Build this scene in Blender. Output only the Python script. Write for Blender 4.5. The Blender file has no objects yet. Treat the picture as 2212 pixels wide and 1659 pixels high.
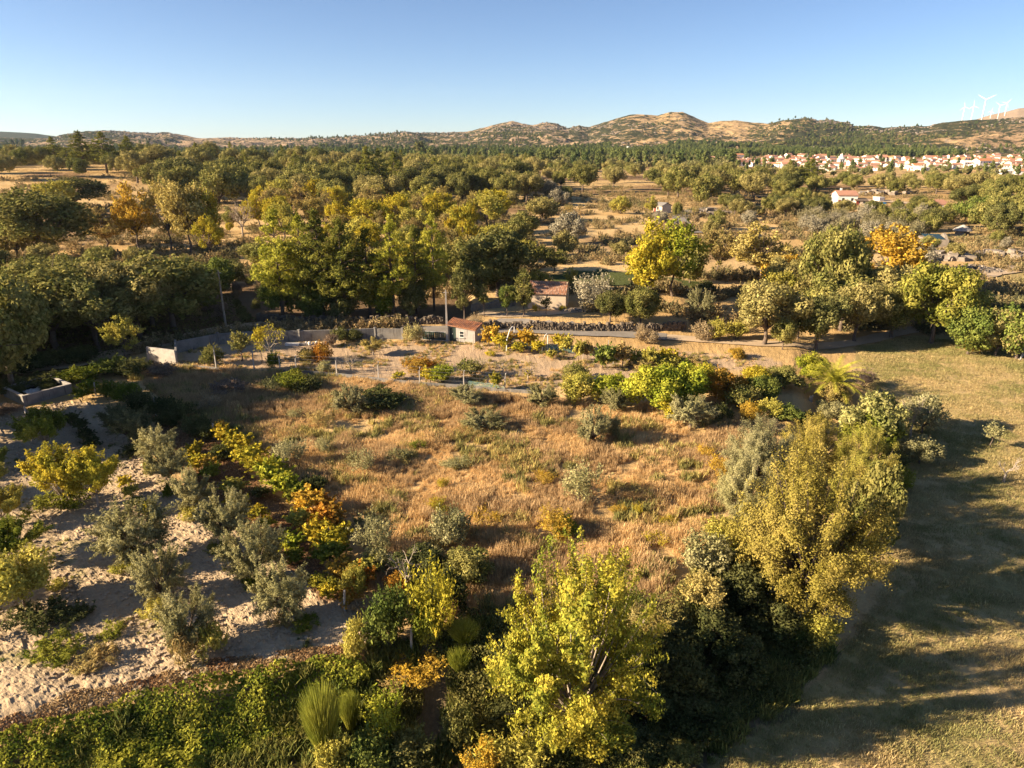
import bpy, math, numpy as np
from mathutils import Vector, Matrix

# ------------------------------------------------------------------ camera, light, exposure
scene = bpy.context.scene
C = scene.collection
H_CAM = 25.0
F = 1495.0; PITCH = math.radians(19.35); CT = math.cos(PITCH); ST = math.sin(PITCH)
cam_d = bpy.data.cameras.new('camera'); cam = bpy.data.objects.new('camera', cam_d); C.objects.link(cam)
cam.location = (0, 0, H_CAM); cam.rotation_euler = (math.pi/2 - PITCH, 0, 0)
cam_d.sensor_width = 36; cam_d.lens = 36*F/2212; cam_d.clip_end = 20000; cam_d.clip_start = 0.5
scene.camera = cam
SUN_EL = math.radians(21); SUN_AZ = math.radians(10.5)      # light travels towards +x, a little towards +y
world = bpy.data.worlds.new('World'); scene.world = world; world.use_nodes = True
wn = world.node_tree.nodes; wl = world.node_tree.links
bg = wn['Background']; bg.inputs['Strength'].default_value = 0.05
sky = wn.new('ShaderNodeTexSky'); sky.sky_type = 'NISHITA'; sky.sun_disc = False
sky.sun_elevation = SUN_EL
_sd = Vector((-math.cos(SUN_AZ), -math.sin(SUN_AZ)))
sky.sun_rotation = math.atan2(_sd.x, _sd.y) % (2*math.pi)
sky.altitude = 2200; sky.air_density = 0.9; sky.dust_density = 0.35; sky.ozone_density = 3.0
_wb = wn.new('ShaderNodeVectorMath'); _wb.operation = 'MULTIPLY'; _wb.inputs[1].default_value = (0.92, 0.90, 0.925)   # white balance of the whole sky
wl.new(sky.outputs[0], _wb.inputs[0]); wl.new(_wb.outputs[0], bg.inputs['Color'])
sun_d = bpy.data.lights.new('sun', 'SUN'); sun = bpy.data.objects.new('sun', sun_d); C.objects.link(sun)
sun_d.energy = 5.0; sun_d.angle = math.radians(0.5); sun_d.color = (1.0, 0.80, 0.55)
sun.rotation_euler = Vector((math.cos(SUN_AZ)*math.cos(SUN_EL), math.sin(SUN_AZ)*math.cos(SUN_EL), -math.sin(SUN_EL))).to_track_quat('-Z', 'Y').to_euler()
sun.location = (-60, -20, 60)
scene.view_settings.view_transform = 'Standard'; scene.view_settings.look = 'None'
scene.view_settings.exposure = 1.82; scene.view_settings.gamma = 1.0
scene.view_settings.use_curve_mapping = False
scene.render.engine = 'CYCLES'
cy = scene.cycles
cy.max_bounces = 5; cy.diffuse_bounces = 3; cy.glossy_bounces = 2; cy.transmission_bounces = 3
cy.transparent_max_bounces = 6; cy.volume_bounces = 0; cy.use_denoising = True
cy.sample_clamp_indirect = 6; cy.caustics_reflective = False; cy.caustics_refractive = False

RNG = np.random.default_rng(11)

# ------------------------------------------------------------------ noise and helpers
def _hash(ix, iy, s):
    h = (ix.astype(np.int64)*374761393 + iy.astype(np.int64)*668265263 + s*974634777) & 0xffffffff
    h = ((h ^ (h >> 13))*1274126177) & 0xffffffff
    h = h ^ (h >> 16)
    return (h & 0xffff)/65535.0
def vn(x, y, s=0):
    x = np.asarray(x, float); y = np.asarray(y, float)
    ix = np.floor(x); iy = np.floor(y); fx = x-ix; fy = y-iy
    fx = fx*fx*(3-2*fx); fy = fy*fy*(3-2*fy)
    a = _hash(ix, iy, s); b = _hash(ix+1, iy, s); c = _hash(ix, iy+1, s); d = _hash(ix+1, iy+1, s)
    return (a*(1-fx)+b*fx)*(1-fy)+(c*(1-fx)+d*fx)*fy
def fbm(x, y, s=0, o=3):
    t = 0; a = 0.5; n = 0
    for k in range(o):
        t = t + a*vn(x*2**k+k*17.3, y*2**k-k*9.1, s+k); n += a; a *= 0.5
    return t/n - 0.5
def ss(x, a, b):
    t = np.clip((x-a)/(b-a), 0, 1); return t*t*(3-2*t)
def rayd(u, v):
    du = u-1106.0; dv = v-829.5
    return du, F*CT-dv*ST, -(F*ST+dv*CT)
def flat(u, v, z=0.0):
    dx, dy, dz = rayd(u, v); t = (z-H_CAM)/dz
    return dx*t, dy*t
def seg_sd(x, y, pts):
    """signed distance to a polyline (positive on its right-hand side when walking along it)"""
    best = np.full(np.shape(x), 1e9); sg = np.ones(np.shape(x))
    for (x0, y0), (x1, y1) in zip(pts[:-1], pts[1:]):
        ex, ey = x1-x0, y1-y0; L2 = ex*ex+ey*ey
        t = np.clip(((x-x0)*ex+(y-y0)*ey)/L2, 0, 1)
        d = np.hypot(x-x0-t*ex, y-y0-t*ey); s = np.sign((x-x0)*(-ey)+(y-y0)*ex)
        m = d < best; best = np.where(m, d, best); sg = np.where(m, -s, sg)
    return best*sg

# ------------------------------------------------------------------ the lie of the land
EDGE = [(-90, 8), (-40, 20), flat(0, 1525), flat(400, 1462), flat(800, 1400), (-4.5, 30.3), (2, 29.5), (8, 31), (12.5, 36), (17, 44), (22, 53), (28, 64), (34, 80), (40, 100)]
WALLROW = [flat(850, 712), flat(1040, 708), flat(1200, 712), flat(1400, 712), flat(1500, 708)]
CREST = np.array([(-700,300),(0,298),(90,300),(140,290),(190,281),(240,280),(300,286),(340,285),(370,285),(400,292),(430,298),(470,298),(530,305),(600,300),(660,297),
 (737,296),(787,291),(837,288),(883,284),(923,286),(970,286),(1010,284),(1043,274),(1086,265),(1106,260),(1126,264),(1153,268),(1180,265),(1203,267),(1226,276),(1253,269),(1273,274),
 (1303,263),(1336,253),(1360,246),(1390,244),(1419,248),(1449,241),(1474,241),(1507,255),(1531,265),(1557,261),(1591,259),(1624,264),(1661,265),(1687,259),(1717,255),(1747,254),
 (1767,259),(1787,256),(1808,261),(1834,261),(1844,269),(1891,272),(1908,276),(1941,273),(1975,273),(2008,271),(2035,263),(2075,259),(2125,257),(2161,256),(2212,251),(2300,240),(2600,238),(3200,262)], float)
_dx, _dy, _dz = rayd(CREST[:, 0], CREST[:, 1])
CR_AZ = np.arctan2(_dx, _dy); CR_SL = _dz/np.hypot(_dx, _dy)
def crest(az):
    return np.interp(az, CR_AZ, CR_SL, left=0.012, right=0.03)
HILL_R0, HILL_R1 = 1500.0, 2700.0
def land(x, y):
    x = np.asarray(x, float); y = np.asarray(y, float)
    r = np.hypot(x, y)
    z = fbm(x/22, y/22, 3)*0.5
    z = z + fbm(x/130, y/130, 5)*3.0*ss(r, 130, 420)
    z = z + 11.0*np.exp(-((x+250)/170)**2-((y-440)/170)**2)
    z = z + 3.0*np.exp(-((x-330)/130)**2-((y-330)/140)**2)
    sd = seg_sd(x, y, EDGE)
    z = z - 2.3*ss(sd, -0.2, 3.2)*(1-0.75*ss(y, 45, 85))
    sw = -seg_sd(x, y, WALLROW)
    z = z + 1.15*ss(sw, 0.0, 0.5)*(1-ss(sw, 18, 40))*ss(x, -9, -5)*(1-ss(x, 26, 32))
    far = r > HILL_R0*0.9
    if np.any(far):
        az = np.arctan2(x, y); c = crest(az)
        S = np.clip((r-HILL_R0)/(HILL_R1-HILL_R0), 0, None)
        up = np.where(S < 1, np.clip(S, 0, 1)**1.35, 1-0.35*np.clip(S-1, 0, 2))
        n1 = fbm(x/420, y/420, 21, 4); n2 = 0.5-np.abs(fbm(x/230, y/230, 31, 5))*3.4
        hh = np.maximum(c, 0.004)*r + H_CAM*0.9*np.clip(S, 0, 1)
        body = np.clip(S, 0, 1)*(1-np.clip(S, 0, 1))*4
        z = np.where(far, z*(1-np.clip(S*3, 0, 1)) + hh*up*(1+0.55*n1*body) + 22*n2*body + 20*fbm(x/60, y/60, 41, 5)*ss(S, 0.05, 0.4)*(1-0.35*ss(S, 0.85, 1.0)), z)
    return z
RS = np.geomspace(12, 1450, 700)
def at(u, v, up=0.0):
    """the point of the ground (or of a height above it) that is seen along this direction"""
    dx, dy, dz = rayd(u, v); h = math.hypot(dx, dy)
    x = dx/h*RS; y = dy/h*RS; z = H_CAM+dz/h*RS
    g = land(x, y)+up; below = np.nonzero(z <= g)[0]
    if len(below) == 0: i = len(RS)-1
    else: i = max(below[0], 1)
    a = (z-g)[i-1]; b = (z-g)[i]; f = a/(a-b) if a != b and b <= 0 else 1.0
    r = RS[i-1]+(RS[i]-RS[i-1])*min(max(f, 0), 1)
    px, py = dx/h*r, dy/h*r
    return Vector((px, py, float(land(np.array([px]), np.array([py]))[0])))
def gz(x, y): return float(land(np.array([x]), np.array([y]))[0])
def depth_of(p): return p.y*CT + (H_CAM-p.z)*ST
def project(x, y, z):
    d = y*CT+(H_CAM-z)*ST
    return 1106+F*x/d, 829.5+F*(-(z-H_CAM)*CT - y*ST)/d
def wpoly(pts):      # outline given by directions, kept as ground coordinates
    return np.array([flat(u, v) for u, v in pts])
def inpoly(x, y, poly, jit=0.0, sc=1.5):
    if jit:
        x = x+jit*2*fbm(x/sc, y/sc, 77); y = y+jit*2*fbm(x/sc, y/sc, 78)
    ins = np.zeros(np.shape(x), bool); n = len(poly)
    for i in range(n):
        x0, y0 = poly[i]; x1, y1 = poly[(i+1) % n]
        if y0 == y1: continue
        c = ((y0 > y) != (y1 > y)) & (x < (x1-x0)*(y-y0)/(y1-y0)+x0)
        ins ^= c
    return ins

# ------------------------------------------------------------------ mesh helpers
def mesh_np(name, V, F4, mats=(), smooth=False, mi=None, fattr=None, vcol=None, vattr=None):
    V = np.asarray(V, np.float32); F4 = np.asarray(F4, np.int32)
    me = bpy.data.meshes.new(name); k = F4.shape[1]; n = len(F4)
    me.vertices.add(len(V)); me.vertices.foreach_set('co', V.ravel())
    me.loops.add(n*k); me.loops.foreach_set('vertex_index', F4.ravel())
    me.polygons.add(n); me.polygons.foreach_set('loop_start', np.arange(0, n*k, k, dtype=np.int32))
    try: me.polygons.foreach_set('loop_total', np.full(n, k, np.int32))
    except Exception: pass
    if mi is not None: me.polygons.foreach_set('material_index', np.asarray(mi, np.int32))
    me.update(calc_edges=True)
    me.polygons.foreach_set('use_smooth', np.full(n, bool(smooth)))
    for m in mats: me.materials.append(m)
    for nm, a in (fattr or {}).items():
        t = me.attributes.new(nm, 'FLOAT', 'FACE'); t.data.foreach_set('value', np.asarray(a, np.float32))
    for nm, a in (vattr or {}).items():
        t = me.attributes.new(nm, 'FLOAT', 'POINT'); t.data.foreach_set('value', np.asarray(a, np.float32))
    if vcol is not None:
        t = me.attributes.new('Col', 'FLOAT_COLOR', 'POINT')
        c = np.ones((len(V), 4), np.float32); c[:, :3] = vcol; t.data.foreach_set('color', c.ravel())
    return me
def link(name, me, parent=None, loc=None):
    o = bpy.data.objects.new(name, me); C.objects.link(o)
    if parent is not None: o.parent = parent
    if loc is not None: o.location = loc
    return o
def tag(o, label=None, cat=None, group=None, kind=None):
    if label: o['label'] = label
    if cat: o['category'] = cat
    if group: o['group'] = group
    if kind: o['kind'] = kind
    return o
def empty(name, loc, rz=0.0):
    o = bpy.data.objects.new(name, None); C.objects.link(o)
    o.empty_display_size = 0.3; o.location = loc; o.rotation_euler = (0, 0, rz); return o
class MB:
    """collects boxes, tubes and sheets into one mesh"""
    def __init__(s): s.v = []; s.f = []; s.m = []
    def add(s, vs, fs, m=0):
        b = len(s.v); s.v += [tuple(p) for p in vs]; s.f += [tuple(b+i for i in f) for f in fs]; s.m += [m]*len(fs)
    def box(s, x0, y0, z0, x1, y1, z1, m=0):
        s.add([(x0,y0,z0),(x1,y0,z0),(x1,y1,z0),(x0,y1,z0),(x0,y0,z1),(x1,y0,z1),(x1,y1,z1),(x0,y1,z1)],
              [(3,2,1,0),(4,5,6,7),(0,1,5,4),(1,2,6,5),(2,3,7,6),(3,0,4,7)], m)
    def hexa(s, p, m=0):    # eight corners, lower four then upper four
        s.add(p, [(3,2,1,0),(4,5,6,7),(0,1,5,4),(1,2,6,5),(2,3,7,6),(3,0,4,7)], m)
    def tube(s, pts, rad, n=6, m=0, cap=True):
        pts = [Vector(p) for p in pts]; k = len(pts); base = len(s.v)
        ref = Vector((0.31, 0.17, 0.93))
        for i, p in enumerate(pts):
            d = (pts[min(i+1, k-1)]-pts[max(i-1, 0)]).normalized()
            a = d.cross(ref); a = a.normalized() if a.length > 1e-4 else Vector((1, 0, 0)); b = d.cross(a)
            r = rad[i] if hasattr(rad, '__len__') else rad
            for j in range(n):
                t = 2*math.pi*j/n; s.v.append(tuple(p+a*(r*math.cos(t))+b*(r*math.sin(t))))
        for i in range(k-1):
            for j in range(n):
                q = (j+1) % n; s.f.append((base+i*n+j, base+i*n+q, base+(i+1)*n+q, base+(i+1)*n+j)); s.m.append(m)
        if cap:
            s.f.append(tuple(base+j for j in range(n))[::-1]); s.m.append(m)
            s.f.append(tuple(base+(k-1)*n+j for j in range(n))); s.m.append(m)
    def mesh(s, name, mats, smooth=False):
        me = bpy.data.meshes.new(name); me.from_pydata(s.v, [], s.f)
        for m in (mats if isinstance(mats, (list, tuple)) else [mats]): me.materials.append(m)
        me.polygons.foreach_set('material_index', s.m); me.polygons.foreach_set('use_smooth', [smooth]*len(s.f))
        me.update(); return me
    def build(s, name, mats, parent=None, loc=None, smooth=False):
        return link(name, s.mesh(name, mats, smooth), parent, loc)

# ------------------------------------------------------------------ materials
def newmat(name):
    m = bpy.data.materials.new(name); m.use_nodes = True; nt = m.node_tree; nt.nodes.clear()
    out = nt.nodes.new('ShaderNodeOutputMaterial'); return m, nt, nt.nodes, nt.links, out
def N(nd, t, **kw):
    n = nd.new(t)
    for k, v in kw.items():
        if k in n.inputs.keys(): n.inputs[k].default_value = v
        else: setattr(n, k, v)
    return n
def mixc(nd, lk, a, b, fac, bt='MIX'):
    m = nd.new('ShaderNodeMix'); m.data_type = 'RGBA'; m.blend_type = bt
    for sock, val in ((m.inputs[6], a), (m.inputs[7], b), (m.inputs[0], fac)):
        if isinstance(val, bpy.types.NodeSocket): lk.new(val, sock)
        elif isinstance(val, (tuple, list)): sock.default_value = (*val[:3], 1)
        else: sock.default_value = val
    return m.outputs[2]
def mth(nd, lk, op, a, b=0.0, clamp=False):
    m = nd.new('ShaderNodeMath'); m.operation = op; m.use_clamp = clamp
    for s, v in ((m.inputs[0], a), (m.inputs[1], b)):
        if isinstance(v, bpy.types.NodeSocket): lk.new(v, s)
        else: s.default_value = v
    return m.outputs[0]
def maprange(nd, lk, v, a, b, c=0.0, d=1.0):
    m = nd.new('ShaderNodeMapRange'); lk.new(v, m.inputs[0])
    for i, q in enumerate((a, b, c, d)): m.inputs[i+1].default_value = q
    return m.outputs[0]
def noise(nd, lk, scale, detail=3, vec=None, rough=0.55):
    n = nd.new('ShaderNodeTexNoise'); n.inputs['Scale'].default_value = scale; n.inputs['Detail'].default_value = detail
    n.inputs['Roughness'].default_value = rough
    if vec is not None: lk.new(vec, n.inputs['Vector'])
    return n.outputs[0]
def leaf_mat(name, A=None, B=None, trans=0.28, nsc=0.55, spread=0.33, gloss=0.0):
    """leaf colour A and B in drifts and leaf by leaf; without A and B they come from the tree's own properties"""
    m, nt, nd, lk, out = newmat(name)
    if A is None:
        oi = nd.new('ShaderNodeObjectInfo'); a = oi.outputs['Color']
        at_ = nd.new('ShaderNodeAttribute'); at_.attribute_type = 'OBJECT'; at_.attribute_name = 'tint2'; b = at_.outputs['Color']
    else:
        rg = nd.new('ShaderNodeRGB'); rg.outputs[0].default_value = (*A, 1); a = rg.outputs[0]
        rg = nd.new('ShaderNodeRGB'); rg.outputs[0].default_value = (*B, 1); b = rg.outputs[0]
        oi = nd.new('ShaderNodeObjectInfo')
    tc = nd.new('ShaderNodeTexCoord'); geo = nd.new('ShaderNodeNewGeometry')
    lv = nd.new('ShaderNodeAttribute'); lv.attribute_name = 'lv'
    n = noise(nd, lk, nsc, 2, geo.outputs['Position'])
    f = mth(nd, lk, 'ADD', maprange(nd, lk, n, 0.35, 0.65), mth(nd, lk, 'MULTIPLY', mth(nd, lk, 'SUBTRACT', lv.outputs['Fac'], 0.5), 0.55), True)
    if A is not None:
        f = mth(nd, lk, 'ADD', f, mth(nd, lk, 'MULTIPLY', mth(nd, lk, 'SUBTRACT', oi.outputs['Random'], 0.5), 0.8), True)
    c = mixc(nd, lk, a, b, f)
    lv2 = mth(nd, lk, 'FRACT', mth(nd, lk, 'MULTIPLY', lv.outputs['Fac'], 17.3))
    br = maprange(nd, lk, lv2, 0, 1, 1-spread, 1+spread)
    c = mixc(nd, lk, c, mixc(nd, lk, (0, 0, 0), (1, 1, 1), 1.0), 0.0) if False else c
    mul = nd.new('ShaderNodeVectorMath'); mul.operation = 'SCALE'; lk.new(c, mul.inputs[0]); lk.new(br, mul.inputs['Scale'])
    d = nd.new('ShaderNodeBsdfDiffuse'); lk.new(mul.outputs[0], d.inputs['Color'])
    t = nd.new('ShaderNodeBsdfTranslucent'); lk.new(mul.outputs[0], t.inputs['Color'])
    mx = nd.new('ShaderNodeMixShader'); mx.inputs[0].default_value = trans
    lk.new(d.outputs[0], mx.inputs[1]); lk.new(t.outputs[0], mx.inputs[2]); last = mx.outputs[0]
    if gloss:
        g = nd.new('ShaderNodeBsdfGlossy'); g.inputs['Roughness'].default_value = 0.45
        m2 = nd.new('ShaderNodeMixShader'); m2.inputs[0].default_value = gloss
        lk.new(last, m2.inputs[1]); lk.new(g.outputs[0], m2.inputs[2]); last = m2.outputs[0]
    lk.new(last, out.inputs['Surface']); return m
def plain_mat(name, col, col2=None, scale=2.0, rough=0.85, bump=0.15, bscale=None, streak=None, metal=0.0):
    m, nt, nd, lk, out = newmat(name)
    p = nd.new('ShaderNodeBsdfPrincipled'); p.inputs['Roughness'].default_value = rough; p.inputs['Metallic'].default_value = metal
    p.inputs['Specular IOR Level'].default_value = 0.25
    tc = nd.new('ShaderNodeTexCoord')
    n = noise(nd, lk, scale, 5, tc.outputs['Object'], 0.6)
    c = mixc(nd, lk, col, col2 or tuple(x*0.6 for x in col), maprange(nd, lk, n, 0.38, 0.68))
    n2 = noise(nd, lk, scale*9, 3, tc.outputs['Object'])
    c = mixc(nd, lk, c, mixc(nd, lk, (0.55,)*3, (1.3,)*3, n2), 0.5, 'MULTIPLY')
    if streak:
        mp = nd.new('ShaderNodeMapping'); mp.inputs['Scale'].default_value = (3.0, 3.0, 0.25); lk.new(tc.outputs['Object'], mp.inputs[0])
        n3 = noise(nd, lk, 1.6, 4, mp.outputs[0], 0.65)
        c = mixc(nd, lk, c, streak, maprange(nd, lk, n3, 0.56, 0.66, 0, 0.8))
    lk.new(c, p.inputs['Base Color'])
    if bump:
        b = nd.new('ShaderNodeBump'); b.inputs['Strength'].default_value = bump; b.inputs['Distance'].default_value = 0.05
        lk.new(noise(nd, lk, bscale or scale*12, 3, tc.outputs['Object']), b.inputs['Height']); lk.new(b.outputs[0], p.inputs['Normal'])
    lk.new(p.outputs[0], out.inputs['Surface']); return m

M = {}
M['leaf'] = leaf_mat('leaves', nsc=0.45)
M['bark'] = plain_mat('bark', (0.16, 0.12, 0.09), (0.09, 0.07, 0.055), 3, 0.95, 0.5)
M['bark_pale'] = plain_mat('pale_bark', (0.40, 0.34, 0.27), (0.25, 0.2, 0.16), 3, 0.95, 0.4)
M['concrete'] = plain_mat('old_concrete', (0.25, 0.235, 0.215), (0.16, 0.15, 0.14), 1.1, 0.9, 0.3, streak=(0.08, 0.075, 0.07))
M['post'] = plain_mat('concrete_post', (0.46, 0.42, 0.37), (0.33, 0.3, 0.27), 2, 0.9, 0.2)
M['render_tan'] = plain_mat('tan_render', (0.62, 0.50, 0.37), (0.52, 0.42, 0.31), 0.8, 0.9, 0.15)
M['render_white'] = plain_mat('stained_white_render', (0.45, 0.42, 0.385), (0.36, 0.34, 0.31), 1.4, 0.9, 0.15, streak=(0.10, 0.095, 0.09))
M['white'] = plain_mat('white_paint', (0.78, 0.76, 0.72), (0.66, 0.63, 0.58), 0.4, 0.8, 0.0)
M['cream'] = plain_mat('cream_paint', (0.62, 0.52, 0.40), (0.5, 0.42, 0.33), 0.4, 0.8, 0.0)
M['granite'] = plain_mat('granite_stone', (0.29, 0.24, 0.19), (0.17, 0.145, 0.12), 0.9, 0.95, 0.4)
M['shaded_stone'] = plain_mat('shade_darkened_stone', (0.17, 0.135, 0.10), (0.10, 0.08, 0.06), 0.9, 0.95, 0.4)  # granite darkened so the colour carries the shade on these walls
M['tile'] = plain_mat('terracotta', (0.42, 0.21, 0.12), (0.32, 0.16, 0.10), 1.5, 0.85, 0.1)
M['tile_old'] = plain_mat('weathered_terracotta', (0.52, 0.32, 0.215), (0.36, 0.23, 0.165), 2.2, 0.9, 0.2)
M['tile_new'] = plain_mat('bright_terracotta', (0.54, 0.25, 0.12), (0.44, 0.19, 0.09), 1.5, 0.8, 0.1)
M['tile_far'] = plain_mat('red_roof_tile', (0.44, 0.22, 0.145), (0.30, 0.17, 0.12), 0.05, 0.85, 0.0)
M['glass'] = plain_mat('dark_glass', (0.04, 0.05, 0.055), (0.03, 0.035, 0.04), 1, 0.15, 0.0)
M['green_paint'] = plain_mat('dark_green_paint', (0.035, 0.06, 0.05), (0.03, 0.045, 0.04), 1, 0.6, 0.05)
M['red_paint'] = plain_mat('dark_red_paint', (0.22, 0.04, 0.03), (0.16, 0.03, 0.025), 1, 0.6, 0.0)
M['blue'] = plain_mat('blue_plastic', (0.03, 0.22, 0.5), (0.03, 0.17, 0.4), 1, 0.4, 0.0)
M['tarp'] = plain_mat('blue_green_tarpaulin', (0.012, 0.04, 0.08), (0.02, 0.06, 0.06), 0.6, 0.95, 0.1)
M['metal'] = plain_mat('galvanised_metal', (0.6, 0.6, 0.6), (0.45, 0.45, 0.46), 3, 0.5, 0.0, metal=0.4)
M['wire'] = plain_mat('fence_wire', (0.25, 0.24, 0.23), None, 3, 0.6, 0.0)
M['asphalt'] = plain_mat('worn_asphalt', (0.27, 0.24, 0.21), (0.19, 0.17, 0.15), 0.35, 0.9, 0.2, bscale=20)
M['dirt'] = plain_mat('pale_dirt', (0.50, 0.38, 0.25), (0.40, 0.30, 0.20), 0.25, 0.95, 0.3, bscale=6)
M['turbine'] = plain_mat('turbine_white', (0.8, 0.8, 0.8), (0.78, 0.78, 0.78), 0.1, 0.5, 0.0)

# ground: colour by attribute (soil or sward of each plot), broken up by fine noise, scrub where 'scrub' says so
def ground_mat():
    m, nt, nd, lk, out = newmat('ground_cover')
    p = nd.new('ShaderNodeBsdfDiffuse')
    col = nd.new('ShaderNodeAttribute'); col.attribute_name = 'Col'
    geo = nd.new('ShaderNodeNewGeometry'); P = geo.outputs['Position']
    c = col.outputs['Color']
    c = mixc(nd, lk, c, mixc(nd, lk, (0.35,)*3, (1.6,)*3, noise(nd, lk, 4.5, 5, P, 0.7)), 0.6, 'MULTIPLY')
    c = mixc(nd, lk, c, mixc(nd, lk, (0.55, 0.6, 0.6), (1.4, 1.35, 1.25), noise(nd, lk, 0.22, 5, P, 0.65)), 0.75, 'MULTIPLY')
    c = mixc(nd, lk, c, mixc(nd, lk, (0.6, 0.62, 0.65), (1.35, 1.3, 1.2), noise(nd, lk, 0.02, 5, P, 0.6)), 0.6, 'MULTIPLY')
    sc = nd.new('ShaderNodeAttribute'); sc.attribute_name = 'scrub'
    n = noise(nd, lk, 0.03, 9, P, 0.78)
    th = mth(nd, lk, 'SUBTRACT', 0.72, mth(nd, lk, 'MULTIPLY', sc.outputs['Fac'], 0.42))
    f = mth(nd, lk, 'MULTIPLY', mth(nd, lk, 'SUBTRACT', n, th), 14.0, True)
    rn = noise(nd, lk, 0.055, 8, P, 0.8)
    rf = mth(nd, lk, 'MULTIPLY', mth(nd, lk, 'MULTIPLY', mth(nd, lk, 'SUBTRACT', rn, 0.53), 9.0, True), mth(nd, lk, 'MULTIPLY', sc.outputs['Fac'], 1.3, True))
    c = mixc(nd, lk, c, (0.27, 0.235, 0.205), rf)
    sg = mixc(nd, lk, (0.028, 0.034, 0.017), (0.07, 0.07, 0.032), noise(nd, lk, 0.05, 4, P, 0.7))
    c = mixc(nd, lk, c, sg, f)
    lk.new(c, p.inputs['Color'])
    b = nd.new('ShaderNodeBump'); b.inputs['Strength'].default_value = 0.8; b.inputs['Distance'].default_value = 0.12
    lk.new(noise(nd, lk, 6.0, 5, P, 0.7), b.inputs['Height'])
    b2 = nd.new('ShaderNodeBump'); b2.inputs['Strength'].default_value = 0.9; b2.inputs['Distance'].default_value = 9.0
    hb = mth(nd, lk, 'MULTIPLY', noise(nd, lk, 0.03, 8, P, 0.78), mth(nd, lk, 'MULTIPLY', sc.outputs['Fac'], 2.0, True))
    lk.new(hb, b2.inputs['Height']); lk.new(b.outputs[0], b2.inputs['Normal'])
    lk.new(b2.outputs[0], p.inputs['Normal'])
    lk.new(p.outputs[0], out.inputs['Surface']); return m
M['ground'] = ground_mat()
# ------------------------------------------------------------------ plots of land
P_ORCH = wpoly([(-500,860),(0,872),(60,885),(150,868),(230,880),(300,980),(400,1060),(470,1110),(560,1190),(660,1260),(740,1300),(812,1385),(790,1408),(500,1445),(200,1515),(0,1560),(-700,1680)])
P_LITTER = wpoly([(330,900),(420,905),(480,960),(560,1040),(640,1110),(700,1230),(760,1300),(700,1300),(600,1200),(500,1100),(400,1010)])
P_YARD = wpoly([(384,790),(400,760),(560,735),(700,742),(870,736),(1040,742),(1300,752),(1640,765),(1700,790),(1560,800),(1420,830),(1300,820),(1150,845),(1000,842),(820,815),(610,803),(470,798)])
P_FIELD = wpoly([(1850,742),(1960,718),(2050,716),(2400,760),(4200,900),(5000,2400),(1300,2400),(1440,1680),(1560,1540),(1700,1470),(1850,1320),(1925,1200),(1950,1050),(1935,930),(1890,850),(1850,800)])
P_GREEN = wpoly([(1190,592),(1300,583),(1420,595),(1520,606),(1500,622),(1350,625),(1200,618)])
P_PASTR = wpoly([(2070,600),(2212,570),(2900,560),(2900,720),(2212,700),(2110,665)])
P_WOODL = wpoly([(-700,640),(0,640),(450,600),(700,640),(1030,650),(1035,700),(600,708),(330,745),(200,790),(0,850),(-700,900)])
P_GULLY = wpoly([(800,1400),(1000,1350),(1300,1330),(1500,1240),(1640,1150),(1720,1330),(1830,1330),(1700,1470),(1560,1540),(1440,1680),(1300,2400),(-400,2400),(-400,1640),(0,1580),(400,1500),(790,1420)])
P_REED = wpoly([(440,760),(1000,842),(1150,850),(1300,880),(800,900),(500,880),(400,810)])
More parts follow.
